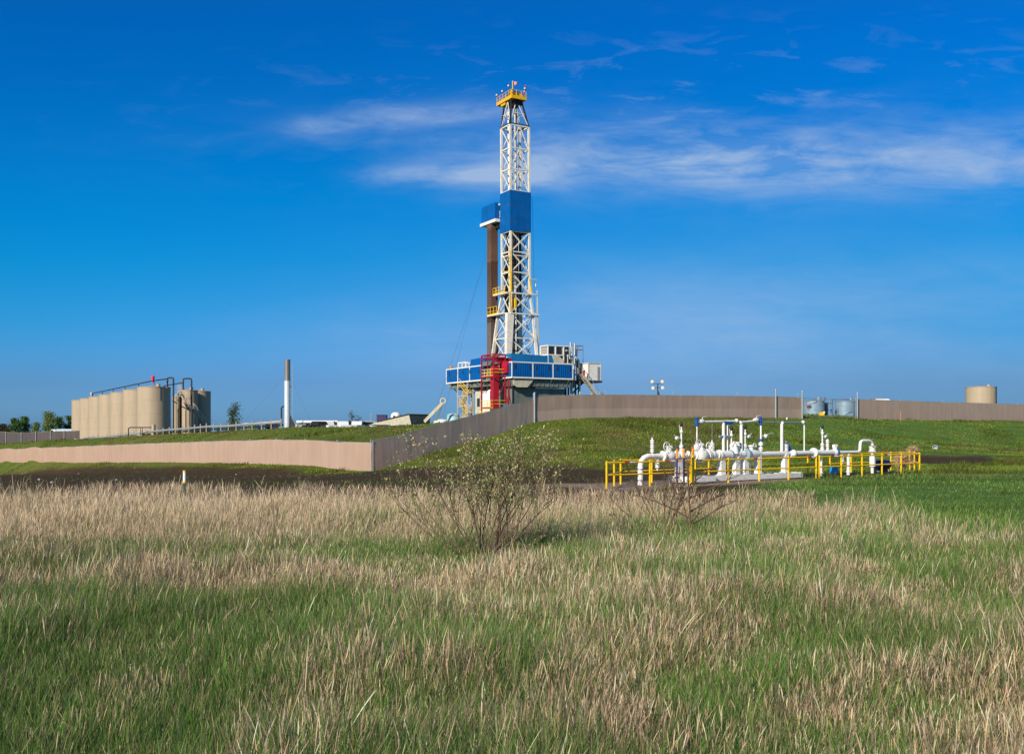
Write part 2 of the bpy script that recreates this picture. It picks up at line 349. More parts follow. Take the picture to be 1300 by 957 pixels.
# ------------------------------------------------------------------ blades
def blades(name, base, h, w, az, lean, T, Wp, col, m, label, kind='stuff', cat='grass', parent=None):
    """base (N,3); lean (N,2) horizontal tip offset as fraction of h; T levels, Wp widths (last 0); col (N,3)."""
    N_ = len(base); k = len(T); nv = (k-1)*2+1
    T = np.asarray(T); Wp = np.asarray(Wp); sx = np.cos(az)*w*.5; sy = np.sin(az)*w*.5
    V = np.empty((N_, nv, 3), 'f')
    for i in range(k):
        off = lean*(h*T[i]**1.8)[:, None]; zz = base[:,2]+h*T[i]
        cx_ = base[:,0]+off[:,0]; cy_ = base[:,1]+off[:,1]
        if i < k-1:
            V[:,2*i,0] = cx_-sx*Wp[i]; V[:,2*i,1] = cy_-sy*Wp[i]; V[:,2*i,2] = zz
            V[:,2*i+1,0] = cx_+sx*Wp[i]; V[:,2*i+1,1] = cy_+sy*Wp[i]; V[:,2*i+1,2] = zz
        else: V[:,2*i,0] = cx_; V[:,2*i,1] = cy_; V[:,2*i,2] = zz
    pat = []; tot = []
    for i in range(k-2): pat += [2*i,2*i+1,2*i+3,2*i+2]; tot.append(4)
    pat += [2*(k-2), 2*(k-2)+1, 2*(k-1)]; tot.append(3)
    pat = np.array(pat, 'i'); tot = np.array(tot, 'i'); ls = np.concatenate([[0], np.cumsum(tot)[:-1]]).astype('i')
    loops = (np.arange(N_)[:,None]*nv+pat[None]).reshape(-1).astype('i')
    starts = (np.arange(N_)[:,None]*len(pat)+ls[None]).reshape(-1).astype('i'); tots = np.tile(tot, N_).astype('i')
    me = bpy.data.meshes.new(name); me.vertices.add(N_*nv); me.vertices.foreach_set('co', V.reshape(-1))
    me.loops.add(len(loops)); me.loops.foreach_set('vertex_index', loops); me.polygons.add(len(starts))
    me.polygons.foreach_set('loop_start', starts); me.polygons.foreach_set('loop_total', tots); me.update()
    cc = np.ones((N_, nv, 4), 'f'); cc[:,:,:3] = col[:,None,:]
    a = me.attributes.new('col', 'FLOAT_COLOR', 'POINT'); a.data.foreach_set('color', cc.reshape(-1))
    me.materials.append(m); o = bpy.data.objects.new(name, me); C.objects.link(o)
    if parent is not None: o.parent = parent
    else: tag(o, label, cat, None, kind)
    return o
def pick(pal, n, tint=.18):
    pal = np.array(pal); c = pal[RNG.integers(0, len(pal), n)]
    return np.clip(c*(1+RNG.normal(0, tint, (n,1)))*(1+RNG.normal(0, .05, (n,3))), .004, .9)
DRY = [(.62,.45,.26),(.72,.56,.35),(.48,.34,.22),(.30,.21,.14),(.80,.66,.44),(.56,.41,.28),(.20,.15,.10)]
GRN = [(.12,.26,.035),(.08,.20,.03),(.17,.31,.05),(.26,.33,.10),(.04,.10,.028),(.15,.24,.075),(.32,.32,.15)]
GPX = [0,250,450,650,850,1050,1300]; GY = [605,640,680,700,730,765,810,860,960]
GT = [[.04,.04,.04,.05,.25,.45,.75],[.04,.04,.05,.06,.40,.50,.65],[.10,.12,.30,.35,.42,.50,.55],[.40,.45,.80,.50,.60,.58,.60],[.50,.42,.55,.97,.92,.55,.65],
      [.60,.55,.75,.98,.90,.48,.45],[.78,.76,.82,.78,.66,.54,.55],[.74,.70,.62,.60,.55,.55,.62],[.62,.60,.55,.52,.55,.52,.6]]
def green_share(x, y):
    px = np.clip(CX+F*x/np.maximum(y,1), 0, 1299.9); py = np.clip(HZ+2.35*F/np.maximum(y,1), 605.1, 959.9)
    T_ = np.array(GT); a = np.interp(px, GPX, np.arange(7)); b = np.interp(py, GY, np.arange(9)); i0 = np.minimum(a.astype(int), 5); j0 = np.minimum(b.astype(int), 7); fa = a-i0; fb = b-j0
    v = (T_[j0,i0]*(1-fa)+T_[j0,i0+1]*fa)*(1-fb)+(T_[j0+1,i0]*(1-fa)+T_[j0+1,i0+1]*fa)*fb
    n = (noise2(x*.6,y,2.4,31)-.5)*.8+(noise2(x,y,.8,32)-.5)*1.0+(noise2(x*.6,y,5,33)-.5)*.35
    return np.clip(v+n*np.interp(py,[620,680],[.35,1]), .01, .98)
def edge(px): return np.interp(px, [-300,0,300,480,780,900,1000,1100,1200,1300,1600], [31,31,30.5,30,28.5,28.5,28,26,22,20,18])
def field(lo, hi, nclump, per, wscale, sig):
    d = np.sqrt(RNG.uniform(lo*lo, hi*hi, nclump)); x = RNG.uniform(-1, 1, nclump)*(.6*d+4.5); y = d
    px = CX+F*x/y; keep = d < edge(px)+RNG.normal(0, .8, nclump)
    x = x[keep]; y = y[keep]; n = len(x)
    gs = green_share(x, y); isg = RNG.random(n) < gs; hs = RNG.normal(1, .16, n)
    k = per; X = np.repeat(x, k)+RNG.normal(0, 1, n*k)*sig; Y = np.repeat(y, k)+RNG.normal(0, 1, n*k)*sig
    return X, Y, np.repeat(isg, k), np.repeat(hs, k), np.repeat(RNG.normal(1,.14,n), k)
parts_ = [field(3.5, 9, 10500, 34, 1, .12), field(9, 13, 12500, 30, 1.1, .14), field(13, 20, 17000, 26, 1.4, .17), field(20, 34, 21000, 20, 2., .22)]
X = np.concatenate([p[0] for p in parts_]); Y = np.concatenate([p[1] for p in parts_]); G = np.concatenate([p[2] for p in parts_]); HS = np.concatenate([p[3] for p in parts_]); TN = np.concatenate([p[4] for p in parts_])
# single blades mix: inside clumps swap some
G = np.where(RNG.random(len(G)) < .16, ~G, G); GS_ = green_share(X, Y)
Z = H(X, Y)-.03
D = Y
def mk(mask, name, label, T, Wp, hm, hsd, w0, pal, leanamt):
    n = int(mask.sum()); x, y, z = X[mask], Y[mask], Z[mask]
    h = np.clip(RNG.normal(hm, hsd, n)*HS[mask]*(.5+1.0*noise2(x,y,1.3,91)), .1, 1.1); h = h*(1-.75*np.exp(-((x+.6)**2/2.2+(y-17.7)**2/1.6)))*(1-.45*np.exp(-((x-3.5)**2/1.5+(y-20.6)**2/2.5)))
    if pal is DRY: h = h*(1.08-.34*GS_[mask])
    far = np.interp(y, [5,15,33], [1,1.4,1.9]); h = h*np.interp(y, [8,14,18,24,30], [1.0,.95,.95,1.2,1.15]); w = w0*RNG.uniform(.6, 1.4, n)*far
    wind = np.array([.05,.01]); lean = RNG.normal(0, leanamt, (n,2))+wind
    col = pick(pal, n)*TN[mask][:,None]
    pk = noise2(x, y, 3.7, 41)[:,None]
    col = col*(1+.35*(pk-.5))
    if pal is DRY:
        pale = np.clip((y-19.5)/3, 0, 1)[:,None]*np.clip((900-(CX+F*x/y))/250, .25, 1)[:,None]; col = lerp(col, np.array([.72,.55,.37])*(.8+.4*RNG.random((n,1))), pale*.7)
    blades(name, np.stack([x,y,z],1), h, w, RNG.uniform(0, math.pi, n), lean, T, Wp, np.clip(col,.003,.85), M['blade'], label)
q = RNG.random(len(G))
mk(~G & (q < .5), 'dry_grass', 'tall dry straw coloured grass with seed heads standing across the field', [0,.6,.8,.92,1], [.5,.42,1.8,1.4,0], .35, .10, .0032, DRY, .16)
mk(~G & (q >= .5), 'dead_grass', 'pale dead grass blades bent between the taller stems', [0,.4,.75,1], [1,.9,.55,0], .22, .10, .0037, DRY, .40)
mk(G, 'green_grass', 'fresh green grass growing up through the dead stems', [0,.4,.75,1], [1,.95,.6,0], .31, .08, .0045, GRN, .24)

# short turf on lawn, slope and berm; sprouts in the soil strip
def turf(n, lo, hi, name, label, sel, pal, h0, w0, wedge=.62):
    d = np.exp(RNG.uniform(math.log(lo), math.log(hi), n)); x = RNG.uniform(-1, 1, n)*(wedge*d+7); y = d
    so, la, gr = zones(x, y); px = CX+F*x/y
    keep = sel(x, y, px, so, la, gr); x, y = x[keep], y[keep]; n = len(x)
    pk = noise2(x, y, 3.2, 51)*.6+noise2(x, y, 1.2, 52)*.4
    h = h0*(.5+1.1*pk)*RNG.uniform(.6, 1.4, n); w = w0*RNG.uniform(.6,1.4,n)*np.interp(y, [20,60,200], [.5,1,2.4])
    dry = noise2(x, y, 9, 53)*.5+noise2(x, y*.5, 3, 54)*.5; col = pick(pal, n, .22)
    dc = pick([(.27,.19,.08),(.20,.16,.05)], n); mixd = (np.clip((dry-.55+.09*np.clip((y-88)/20,0,1)*(x > -2))*3, 0, .8))[:,None]*(RNG.random((n,1)) < .8)
    col = col*(1-mixd)+dc*mixd
    dk = np.clip((noise2(x*.7, y, 2.2, 57)-.62)*6, 0, 1)[:,None]; col = col*(1-.5*dk); h = h*(1+1.2*dk[:,0])
    blades(name, np.stack([x,y,H(x,y)-.04],1), h, w, RNG.uniform(0, math.pi, n), RNG.normal(0,.35,(n,2))+np.array([.15,0]), [0,.55,1], [1,.8,0], np.clip(col,.003,.5), M['blade'], label)
TG = [(.15,.23,.016),(.20,.27,.022),(.10,.18,.012),(.25,.27,.04),(.27,.22,.06)]
LG = [(.14,.24,.045),(.18,.28,.055),(.11,.19,.04),(.22,.28,.075)]
turf(330000, 55, 240, 'slope_grass', 'short rough green turf on the slope and the berm', lambda x,y,px,so,la,gr: (so < .45+.1*RNG.random(len(x))) & (gr < .3), TG, .12, .045)
turf(210000, 15, 100, 'young_crop', 'low dark green crop on the level ground at the right', lambda x,y,px,so,la,gr: (la > .3) & (so < .5) & (gr < .4), LG, .13, .03)
turf(60000, 24, 160, 'soil_sprouts', 'sparse green sprouts coming up in the dark tilled soil', lambda x,y,px,so,la,gr: (so > .5) & (la < .3) & (gr < .3) & (RNG.random(len(x)) < .12+.5*(noise2(x,y,9,61) > .6)), LG, .09, .03)
# dry fringe tufts along soil edges and fence foot
def fringe():
    n = 26000; px = RNG.uniform(-100, 1400, n); x = []; y = []
    d = np.interp(px, [-100,350,472,560,680,780,1000,1400], [33.5,33,33,33,33,31,31,26])+np.abs(RNG.normal(0, 3.5, n)); x = (px-CX)/F*d
    so, la, gr = zones(x, d); k = (la < .5) & ((noise2(x,d,1.5,71) > .55+.03*(d-31)) | (d < 32)); x = x[k]; d = d[k]; n = len(x)
    blades('weed_fringe', np.stack([x,d,H(x,d)-.03],1), RNG.uniform(.2,.65,n), RNG.uniform(.008,.02,n), RNG.uniform(0,math.pi,n), RNG.normal(0,.25,(n,2)), [0,.5,.8,1], [.6,.5,1.1,0], pick(DRY, n), M['blade'], 'thin brown weeds along the edge of the tilled soil')
fringe()

# ------------------------------------------------------------------ screen fences
def run_points(ctrl, step):
    P = [(PX(a, d), d) for (a, b, d) in ctrl]; out = [P[0]]
    for (x0,y0),(x1,y1) in zip(P[:-1], P[1:]):
        L_ = math.hypot(x1-x0, y1-y0); k = max(1, round(L_/step))
        for i in range(1, k+1): out.append((lerp(x0,x1,i/k), lerp(y0,y1,i/k)))
    return out
def fence_run(ctrl, name, label, m, hgt=2.4, proud_posts=(), post_every=6.0, wav=.05, postmat='steel', up=.12, railm='steel'):
    pts = run_points(ctrl, .5); x0, y0 = pts[0]; z0 = h1(x0, y0)
    root = thing(name, label, 'fence', (x0, y0, z0))
    zs = H([p[0] for p in pts], [p[1] for p in pts])
    # smooth base line
    zs = np.convolve(np.pad(zs, 6, mode='edge'), np.ones(13)/13, 'valid')
    V = []; Fa = []; UV = []; s = 0.; rows = 6; n = len(pts)
    for i, (x, y) in enumerate(pts):
        a = pts[max(i-1,0)]; b = pts[min(i+1,n-1)]; t = Vector((b[0]-a[0], b[1]-a[1])).normalized(); nn = Vector((t.y, -t.x))
        if nn.y > 0: nn = -nn
        if i: s += math.hypot(x-pts[i-1][0], y-pts[i-1][1])
        top = hgt+.03*math.sin(s*.7)+random.uniform(-.02,.02)
        for j in range(rows+1):
            f = j/rows; w = wav*(math.sin(s*2.1+2*f)+.8*math.sin(s*.83+1.3)+.5*math.sin(s*3.7))*math.sin(math.pi*f)*.6+random.uniform(-.012,.012)
            V.append((x+nn.x*w-x0, y+nn.y*w-y0, zs[i]-.1+(top+.1)*f-z0)); UV.append((s, top*f))
    for i in range(n-1):
        for j in range(rows):
            a = i*(rows+1)+j; Fa.append((a, a+rows+1, a+rows+2, a+1))
    me = bpy.data.meshes.new('screen'); me.from_pydata(V, [], Fa); me.materials.append(m); uvl = me.uv_layers.new(name='UVMap')
    for lp in me.loops: uvl.data[lp.index].uv = UV[lp.vertex_index]
    me.polygons.foreach_set('use_smooth', [True]*len(me.polygons))
    o = bpy.data.objects.new('screen', me); C.objects.link(o); o.parent = root
    rail = MB(); pp = []; k = 6; back = []
    t = Vector((pts[-1][0]-x0, pts[-1][1]-y0)).normalized(); nb = Vector((-t.y, t.x)); nb = nb if nb.y > 0 else -nb
    for i in range(0, n, k): pp.append((pts[i][0]-x0+nb.x*.1, pts[i][1]-y0+nb.y*.1, zs[i]+hgt+.01-z0))
    rail.path(pp, .03, 6).build('top_rail', M[railm], root)
    proto = MB().tube((0,0,-.3), (0,0,hgt+up), .04, 8).ball((0,0,hgt+up), .055, 8)
    st = round(post_every/.5); first = None; cnt = 0
    for i in range(0, n, st):
        loc = (pts[i][0]-x0+nb.x*.12, pts[i][1]-y0+nb.y*.12, zs[i]-z0)
        if first is None: first = proto.build('post', M[postmat], root, True, loc)
        else: c = first.copy(); C.objects.link(c); c.location = loc
        cnt += 1
    for (px, hh) in proud_posts:
        d = np.interp(px, [c[0] for c in ctrl], [c[2] for c in ctrl]); x = PX(px, d); z = h1(x, d)
        MB().tube((0,0,-.3), (0,0,hh), .09, 10).lathe([(.11,hh-.02),(.1,hh+.05),(.001,hh+.1)], n=10).build('corner_post', M['steel'], root, True, (x-x0-nb.x*.12, d-y0-nb.y*.12, z-z0))
    return root
fence_run(FENCE_A[::-1], 'screen_fence', 'sunlit peach fabric screen fence running far off along the tilled soil', M['screen'], proud_posts=((472,3.0),))
fence_run(FENCE_B, 'screen_fence', 'shaded brown fabric screen fence climbing the slope behind the leafy shrub', M['screen'], proud_posts=((677.5,2.95),), wav=.025, post_every=13)
fence_run(FENCE_C, 'screen_fence', 'long patched grey brown screen fence on top of the slope below the rig', M['screen_d'], proud_posts=((984,3.2),(1017.5,3.1)), wav=.035, post_every=9, up=.35)
fence_run(FENCE_D, 'screen_fence', 'grey brown screen fence right of the two blue grey tanks', M['screen'], proud_posts=((1087.5,3.2),), wav=.012, post_every=9, up=.1)
# pale patched strip on FENCE_C
far_ctrl = [(-60,563,236),(0,562,232),(50,562,230),(92,561,228),(110,560,227)]
fence_run(far_ctrl, 'screen_fence', 'dark grey far fence with pale posts in front of the leafy trees', M['screen_c'], hgt=2.5, proud_posts=((8,2.6),(27.5,2.6),(46,2.6),(64.5,2.6),(82,2.6)), wav=.02, post_every=60, railm='wood')
# mesh gate in the gap
gr_ = thing('mesh_gate', 'open wire mesh gate filling the gap before the blue grey tanks', 'gate', (PX(1019,117.8),117.8,h1(PX(1019,117.8),117.8)))
gx1, gy1 = PX(1086,123.8)-PX(1019,117.8), 123.8-117.8; gz = h1(PX(1086,123.8),123.8)-gr_.location.z
MB().tube((0,0,.15),(gx1,gy1,gz+.15),.025).tube((0,0,2.3),(gx1,gy1,gz+2.3),.025).tube((0,0,.1),(0,0,2.35),.03).tube((gx1,gy1,gz+.1),(gx1,gy1,gz+2.35),.03).tube((gx1/2,gy1/2,.1),(gx1/2,gy1/2,2.35),.03).build('gate_frame', M['steel'], gr_)
g = MB()
for i in range(1, 44):
    t = i/44; g.tube((gx1*t,gy1*t,gz*t+.15),(gx1*t,gy1*t,gz*t+2.3),.0035,3)
for j in range(1, 8): g.tube((0,0,.15+j*.27),(gx1,gy1,gz+.15+j*.27),.0035,3)
g.build('wire_mesh', M['steel'], gr_)
MB().box((gx1*.06,-.05,1.0),(gx1*.06+.55,-.02,1.35)).build('sign_plate', mat('maroon_sign_paint',(.16,.05,.06),.5), gr_, loc=(0,0,.1))

# ------------------------------------------------------------------ storage tanks
def make_tank(name, label, r, hgt, m, mroof, ladder=False, group=None):
    t = thing(name, label, 'tank', (0,0,0), 0, group)
    prof = [(r,0),(r,.05)]
    k = 4
    for i in range(1, k):
        z = hgt*i/k; prof += [(r, z-.02),(r+.02,z),(r,z+.02)]
    prof += [(r,hgt-.12),(r+.05,hgt-.1),(r+.05,hgt),(r,hgt+.01)]
    MB().lathe(prof, n=56).build('shell', m, t, True)
    MB().lathe([(r+.02,hgt+.012),(r*.55,hgt+.14),(.001,hgt+.28)], n=40).build('roof', mroof, t, True)
    MB().lathe([(.3,0),(.3,.3),(.36,.3),(.36,.36),(.001,.38)], (r*.4,-r*.35,hgt+.15), 12).build('hatch', mroof, t, True)
    a = R(250); mx, my = math.cos(a)*r, math.sin(a)*r
    b = MB().tube((mx*.97,my*.97,.8),(mx*1.06,my*1.06,.8),.38,16); b.tube((mx*1.06,my*1.06,.8),(mx*1.075,my*1.075,.8),.46,16).build('manway', m, t, True)
    return t
TR, TH = 2.6, 8.7
tank0 = None; row = []
lbl = ['nearest and widest looking tan tank of the long row, below the windsock', 'second tan tank back from the windsock tank', 'third tan tank back from the windsock tank', 'fourth tan tank back, in the middle of the long row',
       'fifth tan tank back, third from the far end', 'tan tank next to the far end of the row, by the vent pipe', 'farthest tan tank, at the end of the row by the trees']
tp = []
for k in range(7):
    f = k/6; d = lerp(165, 231, f); c = lerp(195.5, 106.5, (f*d/231)/( (1-f)+f) if False else None or 0) if False else None
    x = lerp(PX(195.5,165), PX(106.5,231), f); tp.append((x, d))
zt = 1.6
for k, (x, y) in enumerate(tp):
    loc = (x, y, zt-.1*k/6)
    if tank0 is None: tank0 = make_tank('storage_tank', lbl[0], TR, TH, M['tan'], M['tanroof'], group='tan tanks in the long row'); tank0.location = loc
    else: dup(tank0, loc, R(8*k), lbl[k])
# second shorter row to the right (ends behind the stairs)
t2 = []
for (px, d, r, lb) in ((254.5,178,1.0,0),):
    pass
rb = make_tank('storage_tank', 'dark sided tan tank at the right end, behind the steel stairs', 2.0, TH, M['tan'], M['tanroof'], group='tan tanks beside the stairs')
rb.location = (PX(253,181.5), 181.5, zt)
r2_ = make_tank('storage_tank', 'narrow sunlit tan tank just left of the tank behind the stairs', 1.5, TH, M['tan'], M['tanroof'], group='tan tanks beside the stairs'); r2_.location = (PX(240,177.5), 177.5, zt)
tr = make_tank('treater_vessel', 'slim tan vessel between the windsock tank and the stairs', .62, TH*.86, M['tan'], M['tanroof'])
tr.location = (PX(223.5,176), 176, zt); 
tr2 = make_tank('treater_vessel', 'slimmest tan vessel in the shade left of the stairs', .3, TH*.84, M['tan'], M['tanroof']); tr2.location = (PX(227.2,177), 177, zt)
# beige tank on the right, partly behind fence
bt = make_tank('storage_tank', 'lone beige tank rising behind the right end of the fence', 2.9, 6.2, M['tan'], M['tanroof']); bt.location = (PX(1245,205), 205, PZ(491.5,205)-6.2)
MB().tube((0,0,6.3),(0,0,7.0),.07,8).build('vent', M['rust'], bt)
MB().tube((2.75,-1.1,0),(2.75,-1.1,6.4),.04).tube((2.45,-1.65,0),(2.45,-1.65,6.4),.04).build('ladder', M['dark'], bt)
b1 = make_tank('steel_tank', 'left blue grey tank behind the mesh gate, with a dark side', 1.5, 2.75, M['tankblue'], M['tankblue'], group='blue grey tanks'); b1.location = (PX(1033,146), 146, 4.75)
dup(b1, (PX(1073,149), 149, 4.75), R(30), 'right blue grey tank behind the mesh gate, next to the end post')
sc = MB(); sx_, sy_ = PX(1048,147), 147
for i in range(3): sc.box((-.5,-.3,i*1.0+.4),(.9,.3,i*1.0+.5))
for p in ((-.5,-.3),(.9,-.3),(-.5,.3),(.9,.3)): sc.tube((p[0],p[1],0),(p[0],p[1],2.9),.04)
tw = thing('pump_skid', 'dark steel pump frame with ladder between the two blue grey tanks', 'pump frame', (sx_,sy_,4.7)); sc.build('frame', M['dark'], tw)
l = MB(); l.tube((.7,-.4,0),(.7,-.4,2.9),.03).tube((1.2,-.4,0),(1.2,-.4,2.9),.03)
for i in range(9): l.tube((.7,-.4,.3+i*.3),(1.2,-.4,.3+i*.3),.02)
l.build('ladder', M['steel'], tw); MB().lathe([(.35,0),(.35,1.9),(.2,2.1),(.001,2.1)], (0,0,.5)).build('pump_casing', M['dark'], tw, True)
yp = thing('valve_box', 'small yellow valve box with white cap in front of the blue grey tanks', 'valve box', (PX(1043,126),126,h1(PX(1043,126),126)))
MB().prism([(-.3,0),(.3,0),(.3,.35),(.15,.5),(-.15,.5),(-.3,.35)],1,-.2,.2).build('body', M['yellow'], yp); MB().ball((.28,-.15,.45),.14).build('cap', M['whitetape'], yp, True)
pr = thing('pipe_rail', 'thin rusty pipe rail above the blue grey tanks', 'pipe rail', (PX(1024,144),144,4.7))
MB().path([(0,0,2.0),(0,0,2.75),(1.2,0,2.8),(1.25,0,3.1)],.05).tube((2.6,0,2.8),(2.6,0,3.25),.12).build('pipe', M['rust'], pr); MB().path([(3.6,0,2.9),(6.5,1,3.0),(6.6,1,2.7)],.045).build('handrail', M['rust'], pr)

# header pipe, vent goosenecks, windsock, stairs around tan tanks
hp = thing('vapour_header_pipe', 'black header pipe running along the tops of the tan tanks', 'pipe', (tp[0][0],tp[0][1],zt))
x5, y5 = tp[5][0]-tp[0][0], tp[5][1]-tp[0][1]; ex, ey = PX(214,158)-tp[0][0], 158-tp[0][1]
e = MB(); e.path([(x5,y5,TH),(x5,y5,TH+1.1),(0,0,TH+1.1),(PX(212.5,160)-tp[0][0],160-tp[0][1],TH+1.1)],.1,8)
e.build('header', M['dark'], hp)
for k in range(6): MB().tube((tp[k][0]-tp[0][0],tp[k][1]-tp[0][1],TH+.2),(tp[k][0]-tp[0][0],tp[k][1]-tp[0][1],TH+1.1),.07).build('riser', M['dark'], hp)
def goose(px0, px1, d, yt, yb0, yb1, label):
    t = thing('gooseneck_pipe', label, 'pipe', (PX(px0,d), d, zt)); w = PX(px1,d)-PX(px0,d); zt_, z0_, z1_ = PZ(yt,d)-zt, PZ(yb0,d)-zt, PZ(yb1,d)-zt
    MB().path([(0,0,z0_),(0,0,zt_-.25),(.08,0,zt_-.06),(.3,0,zt_),(w-.3,0,zt_),(w-.08,0,zt_-.06),(w,0,zt_-.25),(w,0,z1_)],.13,8).build('bend', M['dark'], t, True)
    MB().tube((0,0,z0_-.1),(0,0,z0_+.1),.22).tube((-.0,0,zt_-.5),(0,0,zt_-.35),.2).build('flange', M['rust'], t)
goose(212.5, 220.2, 162, 479.5, 492, 548, 'black gooseneck pipe rising above the windsock tank')
goose(232.5, 243.2, 166, 480.5, 494, 552, 'taller black gooseneck pipe beside the stair tower')
ht = MB(); ht.path([(0,0,0),(PX(232.5,166)-PX(208,170),-4,.35)],.09,8); o = ht.build('crossover_pipe', M['dark'], None, True, (PX(208,170),170,PZ(489.8,170))); tag(o, 'short black pipe joining the two goosenecks', 'pipe')
ws = thing('windsock', 'bright red windsock hanging on a thin pole over the tan tanks', 'windsock', (PX(195.2,162),162,zt))
zw = PZ(477,162)-zt; MB().tube((0,0,7.2),(0,0,zw),.035,6).build('pole', M['steel'], ws)
MB().lathe([(.23,0),(.26,-.25),(.22,-.6),(.12,-1.05),(.08,-1.1)], (-.12,0,zw), 12).build('sock', M['windsock'], ws, True)
cp_ = thing('vent_pipe', 'short pale vent pipe at the far end of the black header', 'pipe', (PX(116,222)+.0,222,zt)); 
MB().lathe([(.14,TH),(.14,TH+.9),(.26,TH+.95),(.26,TH+1.3),(.001,TH+1.5)],n=10).build('stack', M['cream'], cp_, True)
st = thing('stair_tower', 'tan steel stairs with landing zigzagging down in front of the right tanks', 'stairs', (PX(230,172),172,zt))
def zigstair(root, pts, w=.8, rail='cream', step='tan', post=None):
    fl = MB(); rl = MB()
    for (a, b) in zip(pts[:-1], pts[1:]):
        a = Vector(a); b = Vector(b); d = (b-a); L_ = d.length; hd = Vector((d.x,d.y,0)).normalized(); sd = Vector((-hd.y,hd.x,0))
        n = max(2, int(L_/.28))
        for s_ in (-1,1):
            o = sd*s_*w/2; fl.beam(a+o, b+o, .06, .22)
            rl.tube(a+o+Vector((0,0,1.05)), b+o+Vector((0,0,1.05)), .035, 6); rl.tube(a+o+Vector((0,0,.55)), b+o+Vector((0,0,.55)), .025, 6)
            for i in range(0, n+1, 4): p = a+d*(i/n)+o; rl.tube(p, p+Vector((0,0,1.05)), .028, 6)
        if abs(d.z) > .3:
            for i in range(n): p = a+d*((i+.5)/n); q = Vector((hd.x*.12,hd.y*.12,0)); fl.beam(p-sd*w/2, p+sd*w/2, .24, .04)
        else: fl.beam(a, b, w, .06)
    fl.build('flight', M[step], root); rl.build('handrail', M[rail], root)
dd = 172; bx = PX(230,dd)
q = lambda px, py, d=172: (PX(px,d)-bx, d-dd, PZ(py,d)-zt)
zigstair(st, [q(226,497), q(229,497), q(239,520), q(246,520,172), q(262,541,173), q(268,541,173)])
sp_ = MB()
for a in (q(236,520), q(245,520,172), q(226,498), q(241,495)): sp_.tube(a, (a[0],a[1],0), .09, 8)
sp_.build('post', M['tan'], st)
lb_ = thing('loading_pipe', 'dark bent pipe standing before the foot of the windsock tank', 'pipe', (PX(163,158),158,h1(PX(163,158),158)))
b_ = PX(195,158)-PX(163,158); MB().path([(0,0,-.2),(0,0,1.2),(.08,0,1.35),(.3,0,1.45),(b_,0,1.45)],.09).build('pipe', M['dark'], lb_, True)
for w_ in (1.9,2.2): MB().tube((w_,0,0),(w_,0,1.36),.05).build('support', M['dark'], lb_, True)
MB().tube((b_,0,.3),(b_,0,1.9),.3,14).tube((b_-.6,0,1.75),(b_+.3,0,1.75),.06).build('valve', M['tan'], lb_, True)
# steel containment rail on posts along the crest
cr = [(95,557,191),(130,555,181),(160,553,170),(185,551.5,160),(215,549.5,152),(240,548,147),(262,547,142),(290,544.5,138),(320,543,134),(357,541,130)]
pts = run_points(cr, 2.3); root = thing('containment_rail', 'low rail of steel posts and pipe edging the berm before the tanks', 'railing', (pts[0][0],pts[0][1],h1(*pts[0])))
z0 = root.location.z; cc_ = []; wl = MB(); n = len(pts); pf = None
for i, (x, y) in enumerate(pts):
    f = i/(n-1); z = h1(x,y)+.0; hh = lerp(.65,1.25,min(1,f*1.4)); cc_.append((x-pts[0][0], y-pts[0][1], z-z0+hh*.62))
    if pf is None: pf = MB().box((-.07,-.07,-.3),(.07,.07,1)).build('post', M['wood'], root)
    c = pf if i == 0 else pf.copy()
    if i: C.objects.link(c)
    c.location = (x-pts[0][0], y-pts[0][1], z-z0); c.scale = (1,1,hh)
MB().path(cc_, .16, 8).build('rail_pipe', M['steel'], root, True)
MB().path([(a+.1,b+.3,c-.36) for a,b,c in cc_], .14, 8).build('lower_pipe', M['dark'], root, True)

# boxes behind the rail
def box_thing(name, label, cat, px, pyb, d, w, dp, h, m, m2, rz=0, roofm=None, drop=.8):
    z = PZ(pyb, d)-drop; t = thing(name, label, cat, (PX(px,d), d, z), rz)
    MB().box((-w/2,-dp/2,0),(w/2,dp/2,h+drop)).build('body', m, t)
    g = MB()
    for i in range(int(w/.5)): g.box((-w/2+.25+i*.5-.06,-dp/2-.03,.1),(-w/2+.25+i*.5+.06,-dp/2,h+drop-.15))
    g.build('rib', m, t); MB().box((-w/2-.04,-dp/2-.05,h+drop-.1),(w/2+.04,dp/2+.05,h+drop+.04)).build('rim', m2, t)
    return t
box_thing('equipment_box','white and blue equipment box behind the crest rail','box',316,541.5,150,1.4,1.2,.5,M['tankblue'],M['white'])
box_thing('equipment_box','green equipment box behind the crest rail','box',321.5,542,149,.75,1,.55,M['greencab'],M['greencab'])
box_thing('equipment_box','light blue equipment box behind the crest rail','box',333,541,150,1.1,1.2,.5,M['sky_blue'],M['sky_blue'])
box_thing('equipment_box','dark blue equipment box beside the flare stack','box',345,541,151,1.7,1.3,.65,M['navy'],M['tankblue'])
box_thing('equipment_box','small bright blue box low behind the rail right of the stairs','box',274,546.5,152,.6,1,.45,M['sky_blue'],M['sky_blue'])
pb = thing('overhead_pipe', 'pale pipe on short supports leading to the flare stack', 'pipe', (PX(311,140),140,h1(PX(311,140),140)))
zz = pb.location.z; a = at(311,538.3,140); b = at(358,534.5,138)
MB().path([(0,0,a.z-zz),(b.x-a.x,b.y-a.y,b.z-zz)],.1).build('pipe', M['cream'], pb, True)
m_ = MB()
for i in range(5): f = (i+.5)/5; m_.tube((lerp(0,b.x-a.x,f),lerp(0,b.y-a.y,f),-.4),(lerp(0,b.x-a.x,f),lerp(0,b.y-a.y,f),lerp(a.z,b.z,f)-zz),.05)
m_.build('support', M['rust'], pb)
